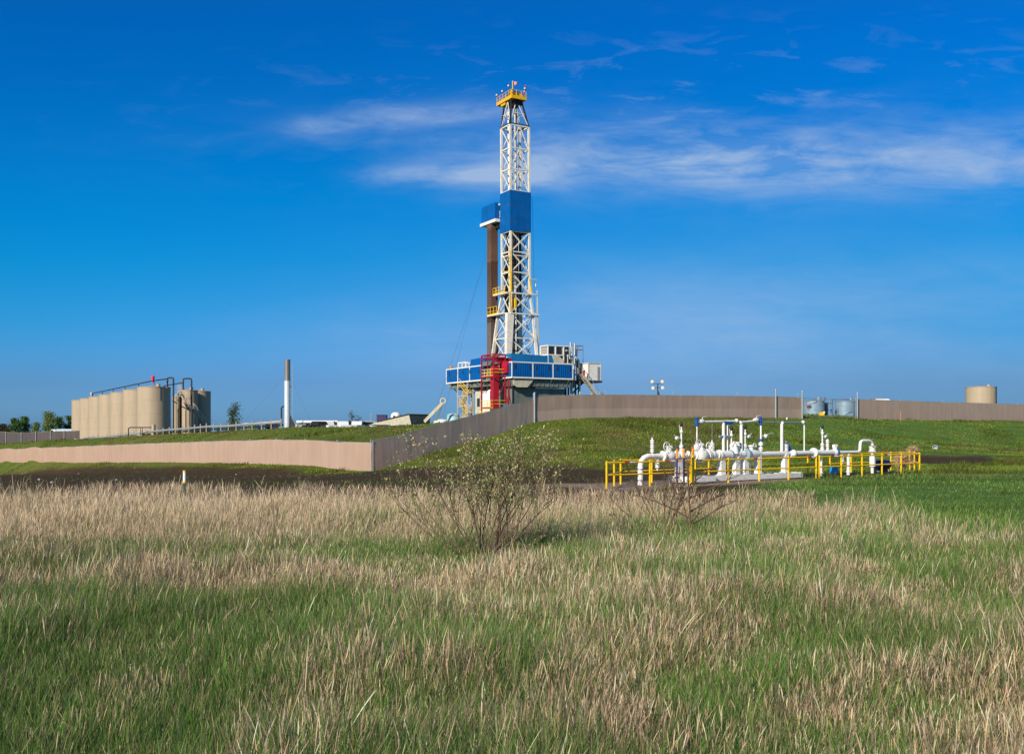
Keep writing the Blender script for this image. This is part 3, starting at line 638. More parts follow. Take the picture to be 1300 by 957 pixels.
# flare stack
d = 140; fs = thing('flare_stack', 'tall silver flare stack with dull upper half on the berm', 'chimney', (PX(364.8,d),d,h1(PX(364.8,d),d)-.2)); z = fs.location.z
zt1, zt2 = PZ(484,d)-z, PZ(457,d)-z
MB().lathe([(.42,0),(.42,zt1),(.44,zt1),(.44,zt1+.06)],n=28).build('lower_stack', M['stackwhite'], fs, True)
MB().lathe([(.40,zt1+.061),(.40,zt2),(.42,zt2),(.42,zt2+.05),(.34,zt2+.05),(.34,zt2-.3),(.001,zt2-.3)],n=28).build('upper_stack', M['stackgrey'], fs, True)
MB().path([(-.42,0,PZ(516,d)-z),(-.7,0,PZ(516,d)-z),(-.82,0,PZ(518,d)-z),(-.82,0,PZ(540,d)-z)],.12).build('side_pipe', M['dark'], fs, True)
MB().tube((.75,0,0),(.75,0,PZ(461,d)-z),.03).tube((.42,0,PZ(476,d)-z),(.75,0,PZ(476,d)-z),.02).tube((.42,0,PZ(505,d)-z),(.75,0,PZ(505,d)-z),.02).build('igniter_pipe', M['steel'], fs)
MB().box((-.5,-.1,PZ(492,d)-z),(-.42,.1,PZ(490,d)-z)).box((.42,-.12,PZ(492,d)-z),(.5,.12,PZ(489,d)-z)).build('bracket', M['rust'], fs)
MB().prism([(.42,0),(1.25,0),(1.1,.8),(.42,2.2)],1,-.08,.08).build('gusset', M['dark'], fs)
MB().tube((-.4,0,PZ(478,d)-z),(-7.5,2,.2),.006,4).tube((.4,0,PZ(478,d)-z),(3.4,2,.2),.006,4).build('guy_wire', M['dark'], fs)

# ------------------------------------------------------------------ drilling rig
RA = R(30); RZ = 4.4
rig = thing('drilling_rig', 'tall drilling rig with blue sheds, white lattice mast and yellow crown', 'drilling rig', (0,160,RZ), RA)
def zr(z): return z-RZ
def bx(m, u0,v0,z0,u1,v1,z1): return m.box((u0,v0,zr(z0)),(u1,v1,zr(z1)))
# mast
mast = thing('mast', None, None); mast.parent = rig; del_ = [k for k in ('label','category') if k in mast]
def lean(z): return (z-27)*.0055
def mc(u, v, z): return Vector((u-lean(z)*.8, v+lean(z)*.5, zr(z)))
LV = [(14.6,(2.35,5.55,8.05,11.0)),(22.7,(3.1,6.2,7.6,10.2)),(26.1,(3.45,6.3,7.05,9.3)),(54.1,(3.45,6.3,7.05,9.3))]
def rect(z):
    for (z0,a),(z1,b) in zip(LV[:-1], LV[1:]):
        if z <= z1: f = max(0,(z-z0)/(z1-z0)); return tuple(lerp(p,q_,f) for p,q_ in zip(a,b))
    return LV[-1][1]
def corners(z): u0,v0,u1,v1 = rect(z); return [mc(u0,v0,z), mc(u1,v0,z), mc(u1,v1,z), mc(u0,v1,z)]
def part(name, mb, m, parent=rig, smooth=False): return mb.build(name, m, parent, smooth)
for i in range(4):
    lg = MB()
    for a, b in ((22.7,26.1),(26.1,36.5),(36.5,54.1)): lg.beam(corners(a)[i], corners(b)[i], .32)
    part('leg', lg, M['mastwhite'], mast)
# lower legs: near-left column is a broad tapered plate girder
A14, A22 = corners(14.6), corners(22.7)
for i in range(4):
    lg = MB(); w0, w1 = (.95,1.25) if i == 0 else ((.5,.4) if i in (1,2) else (.55,.42))
    a, b = A14[i], A22[i]; vs = []
    for p, w in ((a,w0),(b,w1)): vs += [p+Vector((sx*w/2,sy*(w*.35),0)) for sx,sy in ((-1,-1),(1,-1),(1,1),(-1,1))]
    lg.add(vs, [(0,1,5,4),(1,2,6,5),(2,3,7,6),(3,0,4,7),(3,2,1,0),(4,5,6,7)]); part('base_leg', lg, M['mastwhite'], mast)
lv = [14.6,18.6,22.7,26.1,29.6,33.0,36.4]; lv2 = [43.2,46.8,50.3,54.1]
def bracing(levels, name):
    br = MB(); hz = MB(); dkm = MB()
    for z0, z1 in zip(levels[:-1], levels[1:]):
        a, b = corners(z0), corners(z1)
        for i in range(4):
            j = (i+1)%4; w = .13
            if i in (0,2): 
                m0 = (a[i]+a[j])/2; m1 = (b[i]+b[j])/2
                if z0 >= 43:
                    br.beam(a[i], m1, w); br.beam(a[j], m1, w)
                else: br.beam(a[i], b[j], w+.06); br.beam(a[j], b[i], w+.06)
            else:
                if z0 >= 43: br.beam(a[i] if i == 1 else a[j], b[j] if i == 1 else b[i], w)
                else: br.beam(a[i], b[j], w); br.beam(a[j], b[i], w)
            hz.beam(b[i], b[j], .2)
        part('girt', hz, M['mastwhite'], mast); hz = MB()
    for i in range(4): hz.beam(corners(levels[0])[i], corners(levels[0])[(i+1)%4], .2)
    part('bracing', br, M['mastwhite'], mast); part('girt', hz, M['mastwhite'], mast)
bracing(lv, 'low'); bracing(lv2, 'high')
# double girt
hz = MB(); c_ = corners(32.4)
for i in range(4): hz.beam(c_[i], c_[(i+1)%4], .16)
part('girt', hz, M['mastwhite'], mast)
# inner rails and fastline rails
ir = MB()
for u, v, r in ((4.6,8.9,.16),(5.9,8.9,.16),(5.2,9.1,.1),(4.9,6.9,.04),(5.3,6.9,.04)): ir.tube(mc(u,v,15), mc(u,v,57), r, 8)
part('guide_rail', ir, M['steel'], mast)
bp = MB(); bp.box((4.15,9.0,zr(15.2)),(6.5,9.12,zr(36.4))); bp.box((6.5,8.3,zr(24)),(6.6,9.1,zr(36.4))); part('service_tray', bp, M['dark'], mast)
hs = MB(); hs.path([mc(3.75,8.8,15),mc(3.75,8.8,33),mc(4.0,8.5,35),mc(4.6,8.2,33),mc(4.9,8.1,28)],.11,8); hs.path([mc(4.0,9.0,15),mc(4.0,9.0,31),mc(4.5,8.6,33),mc(5.0,8.4,28)],.09,8); part('hose', hs, M['black'], mast, True)
# wind wall (blue panels)
u0,v0,u1,v1 = rect(40); ww = MB(); z0, z1 = 36.45, 43.15; off = lean(40)
ua, va = u0-.22-off*.8, v0-.22+off*.5; ub, vb = u1+.22-off*.8, v1+.22+off*.5
bx(ww,ua,va,z0,ub,va+.08,z1); bx(ww,ua,va+.085,z0,ua+.08,vb,z1); bx(ww,ub-.08,va+.085,z0,ub,vb-.09,z1); bx(ww,ua+.085,vb-.085,z0,ub,vb,z1)
wwo = part('wind_wall', ww, M['blue'], mast)
rb_ = MB()
for i in range(4): uu = ua+.25+i*(ub-ua-.5)/3; bx(rb_,uu-.03,va-.025,z0+.1,uu+.03,va-.002,z1-.1)
for i in range(3): vv = va+.3+i*(vb-va-.6)/2; bx(rb_,ua-.025,vv-.04,z0+.1,ua-.002,vv+.04,z1-.1)
rb2 = rb_.build('panel_rib', M['blue'], wwo)
# tapered crown section
tops = [mc(3.9,6.7,58.4), mc(5.9,6.7,58.4), mc(5.9,9.0,58.4), mc(3.9,9.0,58.4)]; bs = corners(54.1)
cl = MB()
for i in range(4): cl.beam(bs[i], tops[i], .22)
mid = [lerp(bs[i],tops[i],.06) for i in range(4)]
for i in range(4): cl.beam(mid[i], mid[(i+1)%4], .16)
part('crown_leg', cl, M['dark'], mast)
cb = MB()
for i in range(4):
    j = (i+1)%4; m1 = (tops[i]+tops[j])/2; m0 = (bs[i]+bs[j])/2; cb.beam(bs[i], m1, .11); cb.beam(bs[j], m1, .11); cb.beam(lerp(bs[i],tops[i],.5), lerp(bs[j],tops[j],.5), .1)
part('bracing', cb, M['mastwhite'], mast)
# crown platform
cw = thing('crown_platform', None, None); cw.parent = rig
cu0,cv0,cu1,cv1 = 3.45,6.1,6.25,11.1; zc = 58.75
dk = MB(); bx(dk,cu0,cv0,zc-.15,cu1,cv1,zc+.02); bx(dk,cu0-.06,cv0-.06,zc-.3,cu0+.02,cv1+.06,zc+.25); bx(dk,cu1-.02,cv0-.06,zc-.3,cu1+.06,cv1+.06,zc+.25); bx(dk,cu0+.021,cv0-.06,zc-.3,cu1-.021,cv0+.02,zc+.25); bx(dk,cu0+.021,cv1-.02,zc-.3,cu1-.021,cv1+.06,zc+.25)
part('deck', dk, M['crownyellow'], cw)
sb = MB(); sb.prism([(8.2,zr(zc-.16)),(10.2,zr(zc-.16)),(9.8,zr(zc-.75)),(8.5,zr(zc-.75))],0,cu0+.1,cu0+1.3); part('sheave_box', sb, M['crownyellow'], cw)
sh = MB()
for i in range(5): sh.lathe([(.7,-.05),(.75,-.05),(.75,.05),(.7,.05)], (4.1+i*.35,7.8,zr(zc+.75)), 20, 0)
sh.build('sheave', M['dark'], cw, True)
bmx = MB(); bx(bmx,3.8,6.9,zc+.02,6.0,7.1,zc+.9); bx(bmx,3.8,8.6,zc+.02,6.0,8.8,zc+.9); bx(bmx,cu0+.1,6.3,zc+.02,cu0+.5,6.9,zc+1.2); part('crown_beam', bmx, M['crownyellow'], cw)
dm = MB(); bx(dm,4.3,6.6,zc-1.1,5.7,8.9,zc-.32); part('crown_block', dm, M['black'], cw)
rl = MB(); per = [(cu0,cv0),(cu1,cv0),(cu1,cv1),(cu0,cv1)]
for i in range(4):
    (a,b),(c,e_) = per[i], per[(i+1)%4]
    for hh in (.65,1.15): rl.tube((a,b,zr(zc+hh)),(c,e_,zr(zc+hh)),.04,6)
    k = 5 if abs(e_-b) > 3 else 3
    for s_ in range(k): f = s_/k; rl.tube((lerp(a,c,f),lerp(b,e_,f),zr(zc)),(lerp(a,c,f),lerp(b,e_,f),zr(zc+1.15)),.04,6)
part('guard_rail', rl, M['crownyellow'], cw)
lampm = mat('lamp_lens', (.68,.62,.52), .2, var=.03)
for (u,v,hh) in ((cu0,cv1,1.35),(cu0,9.2,1.45),(cu0,7.1,1.75),(cu1-.2,cv0,1.45),(cu1,cv0+.5,1.1),(cu1,8.5,1.3)):
    f = MB(); f.tube((u,v,zr(zc)),(u,v,zr(zc+hh)),.035,6); f.lathe([(.08,0),(.2,.12),(.22,.34),(.1,.42)], (u,v,zr(zc+hh)),10); fo = f.build('floodlight', M['dark'], cw, True)
    MB().ball((u-.1,v-.12,zr(zc+hh+.16)),.19,10).build('lens', lampm, fo, True)
fp = MB(); fp.tube((cu0+.25,cv0+.1,zr(zc)),(cu0+.25,cv0+.1,zr(zc+2.55)),.08,6); part('flag_pole', fp, M['crownyellow'], cw)
fm = MB(); vs = []; fs2 = []
for i in range(7):
    for j in range(4): t = i/6; vs.append((cu0+.3+t*.95, cv0+.1+.12*math.sin(t*6+j*.4), zr(zc+2.6-.2*j-.25*t*t-.05*math.sin(t*5))))
for i in range(6):
    for j in range(3): a = i*4+j; fs2.append((a,a+4,a+5,a+1))
fm.add(vs, fs2); fo = fm.build('flag', M['pinkflag'], cw, True); fo.modifiers.new('thick','SOLIDIFY').thickness = .01
b_ = MB(); b_.tube((cu1,cv0+.2,zr(zc)),(cu1,cv0+.2,zr(zc+2)),.03,6); b_.lathe([(.1,0),(.14,.1),(.1,.3),(.001,.36)],(cu1,cv0+.2,zr(zc+2)),8); part('warning_light', b_, M['redtape'], cw)
# mast platforms with yellow railings
def plat(z, u0,v0,u1,v1, sides, nm='work_platform', hh=1.1):
    t = thing(nm, None, None); t.parent = rig
    p = MB(); bx(p,u0,v0,z-.2,u1,v1,z); p.build('deck', M['mastwhite'], t)
    r = MB()
    for (a,b,c,e_) in sides:
        for q_ in (.55,hh): r.tube((a,b,zr(z+q_)),(c,e_,zr(z+q_)),.05,6)
        k = max(1, round(math.hypot(c-a,e_-b)/1.1))
        for s_ in range(k+1): f = s_/k; r.tube((lerp(a,c,f),lerp(b,e_,f),zr(z)),(lerp(a,c,f),lerp(b,e_,f),zr(z+hh)),.045,6)
        r.beam((a,b,zr(z+.1)),(c,e_,zr(z+.1)),.05,.2)
    r.build('guard_rail', M['yellow'], t); return t
plat(26.2, 2.6,6.1,3.3,11.0, ((2.6,6.9,2.6,11.0),(2.6,11.0,3.3,11.0)))
plat(22.8, 2.2,6.6,3.0,12.3, ((2.2,9.0,2.2,12.3),(2.2,12.3,3.0,12.3)), hh=1.3)
p = MB()
for z in (26.15, 22.75):
    u0,v0,u1,v1 = rect(z); bx(p,u0-.1,v0-.55,z-.22,u1+1.0,v0-.2,z)
p.build('walkway', M['mastwhite'], mast)
yl = MB(); yl.tube((3.1,6.0,zr(15)),(3.1,6.2,zr(33.5)),.05,6).tube((3.55,5.95,zr(15)),(3.4,6.1,zr(33.5)),.05,6)
for i in range(60): z = 15.2+i*.3; yl.tube((3.1,6.05,zr(z)),(3.5,6.02,zr(z)),.025,4)
yl.build('ladder', M['yellow'], mast)
yc = MB(); yc.beam((3.3,6.0,zr(26.3)),(3.3,6.0,zr(29.6)),.18).beam((2.6,7.2,zr(29.6)),(3.3,6.0,zr(29.6)),.16); yc.beam((7.3,6.1,zr(26.2)),(6.9,6.0,zr(28.6)),.22).beam((6.9,6.0,zr(28.6)),(8.2,6.0,zr(28.6)),.13); yc.beam((8.6,5.9,zr(15.2)),(8.35,5.9,zr(25.5)),.1); yc.box((4.0,6.0,zr(23.6)),(4.3,6.3,zr(25.2))); part('davit', yc, M['yellow'], mast)
ro = MB()
for u in (7.9,8.3): ro.tube((u,5.9,zr(15)),(u,5.9,zr(26.8 if u > 8 else 23)),.06,6)
ro.tube((8.1,6.0,zr(27.4)),(8.1,6.0,zr(27.9)),.14,8); part('standpipe', ro, M['steel'], mast)
wr = MB(); wr.path([(8.3,7.5,zr(43)),(8.6,7.5,zr(30)),(9.2,7.5,zr(15))],.02,4); part('cable', wr, M['dark'], mast)
# travelling block + top drive hang inside the mast
tb = thing('top_drive', 'dark top drive and travelling block hanging inside the mast', 'top drive', (0,160,RZ), RA)
q_ = MB(); bx(q_,4.5,7.2,31,6.0,8.6,34.6); bx(q_,4.7,7.4,29.2,5.8,8.5,30.9); q_.build('body', M['black'], tb)
q_ = MB(); 
for i in range(4): q_.lathe([(.55,-.05),(.62,-.05),(.62,.05),(.55,.05)], (4.85+i*.25,7.9,zr(35.2)), 18, 0)
q_.build('sheave', M['dark'], tb, True)
q_ = MB().tube((5.2,7.9,zr(29.2)),(5.2,7.9,zr(26.5)),.2).tube((4.8,7.8,zr(30)),(4.95,7.8,zr(27.2)),.06).tube((5.7,7.8,zr(30)),(5.5,7.8,zr(27.2)),.06); q_.build('bail', M['steel'], tb, True)
q_ = MB()
for i in range(4): q_.tube((4.85+i*.25,7.9,zr(35.8)),(4.85+i*.25,7.9,zr(58.2)),.03,5)
q_.build('drill_line', M['steel'], tb)
# racking shelter
rk = thing('racking_board', None, None); rk.parent = rig
q_ = MB(); q_.prism([(10.1,zr(39.0)),(14.9,zr(39.0)),(14.9,zr(41.5)),(14.3,zr(41.75)),(10.1,zr(41.75))],0,2.5,3.7); q_.build('shelter', M['blue'], rk)
q_ = MB(); bx(q_,2.3,9.6,38.45,4.0,15.1,38.95); q_.build('board', M['white'], rk)
q_ = MB(); q_.beam((3.2,10.0,zr(41.4)),(3.9,8.9,zr(41.6)),.3); q_.beam((3.4,10.0,zr(38.8)),(3.9,8.8,zr(38.8)),.4); q_.box((3.3,9.7,zr(39.2)),(3.6,9.95,zr(40.4))); q_.build('arm', M['cream'], rk)
q_ = MB(); bx(q_,3.2,9.3,37.6,4.1,11.3,38.4); q_.build('underframe', M['dark'], rk)
# drill pipes standing in the rack
def pipe_mesh():
    b = MB(); zb = 14.75; b.lathe([(.075,0),(.10,.05),(.10,.5),(.075,.6),(.075,8.9),(.10,9.0),(.10,9.4),(.075,9.5),(.075,17),(.105,17.1),(.105,17.5),(.075,17.6),(.075,22.6),(.1,22.7),(.1,23.6),(.07,23.65)], n=8); return b
pm = pipe_mesh(); p0 = None
cr_, sr_ = math.cos(RA), math.sin(RA)
for i in range(7):
    for j in range(7):
        u = 2.55+i*.2; v = 11.45+j*.235; x = u*cr_-v*sr_; y = 160+u*sr_+v*cr_
        if p0 is None:
            p0 = pm.build('drill_pipe', M['brownpipe'], None, True, (x,y,14.75)); tag(p0, 'brown drill pipe in the upright bundle racked left of the mast', 'drill pipe', 'drill pipes racked upright beside the mast')
        else: c = p0.copy(); C.objects.link(c); c.location = (x,y,14.75)
ct = MB(); bx(ct,2.5,11.4,15.0,3.9,11.46,21.6); bx(ct,2.5,11.461,15.0,2.56,12.9,21.6); 
part('setback_guard', ct, M['greypipe'])
# rig floor modules
fl = MB(); bx(fl,.05,.05,11.5,11.5,23.4,11.75); bx(fl,.1,5,14.0,8.5,10.5,14.7); bx(fl,2.2,10.6,11.76,5,14.0,14.72); bx(fl,.8,5.3,11.76,10.5,10.5,14.0); part('floor', fl, M['greygreen'])
def shed(name, u0,v0,u1,v1,z0,z1, nu, nv, win_u=(), win_v=()):
    t = thing(name, None, None); t.parent = rig
    b = MB(); bx(b,u0,v0,z0,u1,v1,z1); b.build('wall', M['blue'], t)
    f = MB(); w = .11; e_ = .05
    for k in range(nu+1): u = lerp(u0,u1,k/nu); bx(f,u-w,v0-e_,z0-.1,u+w,v0-.002,z1)
    for k in range(nv+1): v = lerp(v0,v1,k/nv); bx(f,u0-e_,v-w,z0-.1,u0-.002,v+w,z1)
    bx(f,u0-e_-.02,v0-e_-.02,z1-.12,u1+.08,v0-.055,z1+.06); bx(f,u0-e_-.02,v0-.05,z1-.12,u0-.055,v1+.1,z1+.06)
    bx(f,u0-e_-.02,v0-e_-.02,z0-.2,u1+.08,v0-.055,z0+.03); bx(f,u0-e_-.02,v0-.05,z0-.2,u0-.055,v1+.1,z0+.03)
    f.build('frame', M['white'], t)
    r = MB(); k = int((u1-u0)/.42)
    for i in range(k): u = u0+(i+.5)*(u1-u0)/k; bx(r,u-.09,v0-.045,z0+.1,u+.09,v0-.001,z1-.15)
    k = int((v1-v0)/.42)
    for i in range(k): v = v0+(i+.5)*(v1-v0)/k; bx(r,u0-.03,v-.07,z0+.1,u0-.001,v+.07,z1-.15)
    r.build('rib', M['blue'], t)
    for u in win_u: w_ = MB(); bx(w_,u-.13,v0-.07,z0+1.3,u+.13,v0-.046,z0+1.95); w_.build('vent', M['dark'], t)
    for v in win_v: w_ = MB(); bx(w_,u0-.07,v-.13,z0+1.2,u0-.046,v+.13,z0+1.9); w_.build('vent', M['dark'], t)
    return t
shed('floor_shed', 0,0,11.55,3.0,11.75,14.15, 3,1, (.6,3.3,4.6,7.0,8.6,11.0), (1.4,))
shed('floor_shed', 0,10.0,2.6,23.5,11.75,14.15, 1,3, (), (11.2,14.4,17.0,19.2,22.3))
q_ = MB(); q_.prism([(1.6,zr(14.16)),(10.4,zr(14.16)),(9.9,zr(15.35)),(9.4,zr(15.6)),(1.6,zr(15.75))],1,3.05,5.0); part('dog_house', q_, M['teal'])
q_ = MB(); q_.prism([(9.95,zr(14.4)),(12.1,zr(14.1)),(11.6,zr(15.0)),(10.6,zr(15.75)),(9.4,zr(15.8))],1,2.9,4.2); part('duct', q_, M['cream'])
q_ = MB(); q_.prism([(10.6,zr(14.2)),(16.2,zr(14.2)),(15.6,zr(15.5)),(10.6,zr(15.6))],0,.8,2.3); part('hatch_cover', q_, M['blue'])
q_ = MB()
for (a,b) in ((16.6,19.6),): 
    for zz_ in (14.2,15.1):
        for u in (.4,1.8): q_.beam((u,a,zr(zz_)),(u,b,zr(zz_)),.16)
    for v in (a,(a+b)/2,b):
        for u in (.4,1.8): q_.beam((u,v,zr(14.2)),(u,v,zr(15.1)),.16)
    q_.beam((.4,a,zr(15.1)),(1.8,a,zr(15.1)),.16); q_.beam((.4,b,zr(15.1)),(1.8,b,zr(15.1)),.16)
part('roof_frame', q_, M['white'])
q_ = MB(); q_.lathe([(.2,0),(.2,.3),(.3,.3),(.3,.5),(.001,.55)],(.5,22.6,zr(14.2)),10); part('beacon', q_, M['orange'], smooth=True)
q_ = MB(); q_.lathe([(.42,0),(.45,.5),(.3,.6),(.001,.62)],(1.6,4.6,zr(14.7)),14); q_.box((1.2,4.2,zr(14.15)),(3.2,5.2,zr(14.7))); part('winch', q_, M['cream'], smooth=True)
# white framed control cabin at right and rail
cab = thing('control_cabin', None, None); cab.parent = rig
q_ = MB(); bx(q_,8.8,3.2,15.85,13.3,5.4,17.3); q_.build('wall', mat('cabin_grey_paint',(.32,.30,.28),.5), cab)
q_ = MB()
for z in (15.8,17.35):
    for v in (3.12,5.5): q_.beam((8.7,v,zr(z)),(13.45,v,zr(z)),.16)
for u in (8.7,10.2,11.8,13.4):
    for v in (3.12,5.5): q_.beam((u,v,zr(14.2)),(u,v,zr(17.35)),.16)
for z in (15.8,17.35): q_.beam((8.7,3.12,zr(z)),(8.7,5.5,zr(z)),.16); q_.beam((13.4,3.12,zr(z)),(13.4,5.5,zr(z)),.16)
q_.build('frame', M['white'], cab)
for u in (9.4,10.9,12.5): w_ = MB(); bx(w_,u-.42,3.1,16.0,u+.42,3.18,17.1); w_.build('window', M['glass'], cab)
q_ = MB()
for (a,b) in ((13.5,3.1),(15.7,3.1),(15.7,5.3),(14.6,3.1)): q_.tube((a,b,zr(14.2)),(a,b,zr(17.6)),.05,6)
for z in (16.9,17.55): q_.tube((13.5,3.1,zr(z)),(15.7,3.1,zr(z)),.05,6); q_.tube((15.7,3.1,zr(z)),(15.7,5.3,zr(z)),.05,6)
q_.build('side_rail', M['rust'], cab)
# equipment stack
eq = thing('mud_manifold', None, None); eq.parent = rig
q_ = MB()
for (u,v,r,z0_,z1_) in ((12.6,4.4,.5,12,17.0),(13.5,4.6,.5,11.5,16.8),(14.4,5.0,.4,12.3,16.4),(12.9,1.9,.3,10.5,15.5),(14.0,2.1,.3,11,15.2)): q_.lathe([(.05,z0_-.2),(r,z0_),(r,z1_-.3),(r*.5,z1_),(.001,z1_)],(u,v,-RZ),12)
q_.build('vessel', M['greygreen'], eq, True)
q_ = MB(); random.seed(3)
for k in range(26):
    u = random.uniform(11.7,13.6); v = random.uniform(1.4,2.4); z = random.uniform(10.5,16.6); a = random.choice(((1,0,0),(0,0,1),(0,0,1)))
    L_ = random.uniform(.5,2.2); q_.tube((u,v,zr(z)),(u+a[0]*L_*.6,v,zr(z+a[2]*L_)),random.choice((.06,.1,.14)),6)
    if k%3 == 0: q_.ball((u,v,zr(z)),.22,8)
q_.build('pipework', M['steel'], eq, True)
q_ = MB(); bx(q_,11.7,2.5,4.5,12.0,2.8,16);  
for u in (11.9,12.6,13.3,14.0): bx(q_,u,1.9,4.5,u+.22,2.1,11.5)
bx(q_,11.6,1.7,11.3,14.9,4.6,11.6); q_.build('stand', M['dark'], eq)
q_ = MB(); q_.beam((12.4,1.4,zr(11.5)),(12.1,1.4,zr(5)),.16); q_.beam((11.9,1.4,zr(11.5)),(12.5,1.4,zr(5)),.16); q_.beam((13.9,1.4,zr(11.5)),(13.9,1.4,zr(5)),.2); q_.beam((14.2,1.2,zr(7.5)),(16.4,1.2,zr(9.6)),.14); q_.beam((15,1.2,zr(7.3)),(16.8,1.2,zr(9.2)),.14); q_.build('brace', M['cream'], eq)
# white box
wb = thing('white_cabin', None, None); wb.parent = rig
q_ = MB(); bx(q_,15.1,.6,11.6,17.6,3.9,14.45); q_.build('wall', M['white'], wb)
q_ = MB(); bx(q_,14.95,.45,11.25,17.8,4.1,11.58); q_.build('skid', M['dark'], wb)
q_ = MB()
for (u,v) in ((15.1,.6),(17.6,.6),(17.6,3.9)): bx(q_,u-.06,v-.06,11.6,u+.06,v+.06,14.5)
bx(q_,15.03,.53,14.4,17.7,.65,14.55); bx(q_,15.03,.66,14.4,15.15,3.95,14.55); q_.build('trim', M['cream'], wb)
q_ = MB(); bx(q_,16.9,.55,11.7,17.4,.595,13.9); q_.build('door', M['steel'], wb)
q_ = MB(); q_.beam((15.6,3.0,zr(11.3)),(12.5,3.0,zr(8.6)),.2); q_.build('strut', M['dark'], wb)
# V-door ramp / stair at right
vr = thing('access_ramp', None, None); vr.parent = rig
q_ = MB(); q_.beam((13.6,.2,zr(12.6)),(18.3,.2,zr(7.4)),.12,.35); q_.beam((13.6,1.1,zr(12.6)),(18.3,1.1,zr(7.4)),.12,.35)
for i in range(22): f = i/22; q_.beam((13.6+4.7*f,.2,zr(12.5-5.2*f)),(13.6+4.7*f,1.1,zr(12.5-5.2*f)),.25,.05)
q_.build('flight', M['cream'], vr)
q_ = MB(); q_.tube((13.6,.2,zr(13.7)),(18.3,.2,zr(8.5)),.05,6); 
for i in range(5): f = i/4; q_.tube((13.6+4.7*f,.2,zr(12.6-5.2*f)),(13.6+4.7*f,.2,zr(13.7-5.2*f)),.04,6)
q_.beam((17.4,.1,zr(9.6)),(18.8,.1,zr(7.6)),.3,.3); q_.build('handrail', M['steel'], vr)
q_ = MB(); q_.lathe([(.25,0),(.25,.7),(.1,.8)],(13.9,.3,zr(12.4)),10); q_.build('winch_drum', M['red'], vr, True)
# substructure
sw = MB(); bx(sw,.9,1.4,4.4,10.9,9.5,10.1); part('substructure_wall', sw, M['greygreen'])
sw = MB(); bx(sw,.35,.5,10.3,11.2,4.5,11.45); bx(sw,.5,4.6,10.6,11,23,11.45)
for i in range(12): u = .8+i*.9; bx(sw,u,.42,10.35,u+.1,.497,11.4)
part('floor_girder', sw, M['greygreen'])
ce = MB(); ce.prism([(.38,zr(11.4)),(.38,zr(10.5)),(1.0,zr(10.15)),(3.0,zr(10.15)),(4.2,zr(11.4))],1,.2,.41); part('bracket_plate', ce, M['cream'])
bk = MB()
for u in (.6,3.9,7.5,10.8): bk.beam((u,-.0,zr(11.5)),(u,1.35,zr(9.9)),.14)
for v in (7,9,12,15.5,19,22.5): bk.beam((.1,v,zr(11.4)),(1.6,v-.3,zr(10.0)),.14)
bk.beam((.2,23.3,zr(11.4)),(1.2,19.5,zr(10.2)),.2); bk.beam((.15,4,zr(11.4)),(1,1.5,zr(10.0)),.2)
part('bracket', bk, M['steel'])
gb = MB()
for k in range(7): bx(gb,.3,10.6+k*1.9,11.0,9,10.75+k*1.9,11.49)
part('floor_joist', gb, M['dark'])
for (u,v) in ((1.2,19.0),(1.2,16.0),(4,19),(4,12),(7,19),(7,12),(10,19),(10,12)): part('column', MB().beam((u,v,zr(4.4)),(u,v,zr(10.6)),.28), M['cream'])
pk = MB()
random.seed(9)
for k in range(22):
    v = random.uniform(11,19); u = random.uniform(1,2.2); z = random.uniform(9.6,10.6); pk.tube((u,v,zr(z)),(u,v+random.uniform(.4,1.6),zr(z)),random.choice((.08,.14)),6); 
    if k%2: pk.tube((u,v,zr(z)),(u,v,zr(z-random.uniform(.5,1.6))),.07,6)
part('pipe_run', pk, M['dark'], smooth=True)
wb2 = thing('equipment_room', None, None); wb2.parent = rig
q_ = MB(); bx(q_,1.0,10.0,4.4,4,14.4,9.9); q_.build('wall', M['cream'], wb2)
q_ = MB(); bx(q_,.92,12.7,7.3,.995,13.6,8.7); q_.build('window', M['glass'], wb2)
q_ = MB(); bx(q_,.9,12.5,5.9,.993,14.0,6.05); bx(q_,.9,11.6,4.5,.985,11.8,9.7); bx(q_,.9,10.8,4.5,.985,10.95,9.0); q_.build('trim', M['dark'], wb2)
wt = MB(); wt.lathe([(.75,0),(.75,4.6),(.6,5.0),(.001,5.1)],(.2,9.2,0),20); wt.lathe([(.5,0),(.5,5.2),(.3,5.5),(.001,5.6)],(.2,7.7,0),16); part('mud_vessel', wt, M['white'], smooth=True)
ys = thing('stair_tower', None, None); ys.parent = rig
q_ = MB()
for (u,v) in ((-.1,18.9),(-.1,15.2),(1.0,18.9),(1.0,15.2)): q_.beam((u,v,0),(u,v,zr(11.4)),.14)
for z in (5.6,7.4,9.2,11): 
    q_.beam((-.1,18.9,zr(z)),(-.1,15.2,zr(z)),.1)
q_.build('frame', M['cream'], ys)
q_ = MB()
for k,z in enumerate((4.5,6.2,7.9,9.6)):
    a, b = (18.6,15.6) if k%2 == 0 else (15.6,18.6)
    for u in (0,.8): q_.beam((u,a,zr(z)),(u,b,zr(z+1.7)),.06,.1); q_.tube((u,a,zr(z+1)),(u,b,zr(z+2.7)),.045,6); q_.tube((u,a,zr(z+.5)),(u,b,zr(z+2.2)),.035,6)
    for i in range(7): f = (i+.5)/7; q_.beam((0,lerp(a,b,f),zr(z+1.7*f)),(.8,lerp(a,b,f),zr(z+1.7*f)),.22,.04)
    bx(q_,-.1,b-.35,z+1.66,.9,b+.35,z+1.72)
q_.build('flight', M['yellow'], ys)
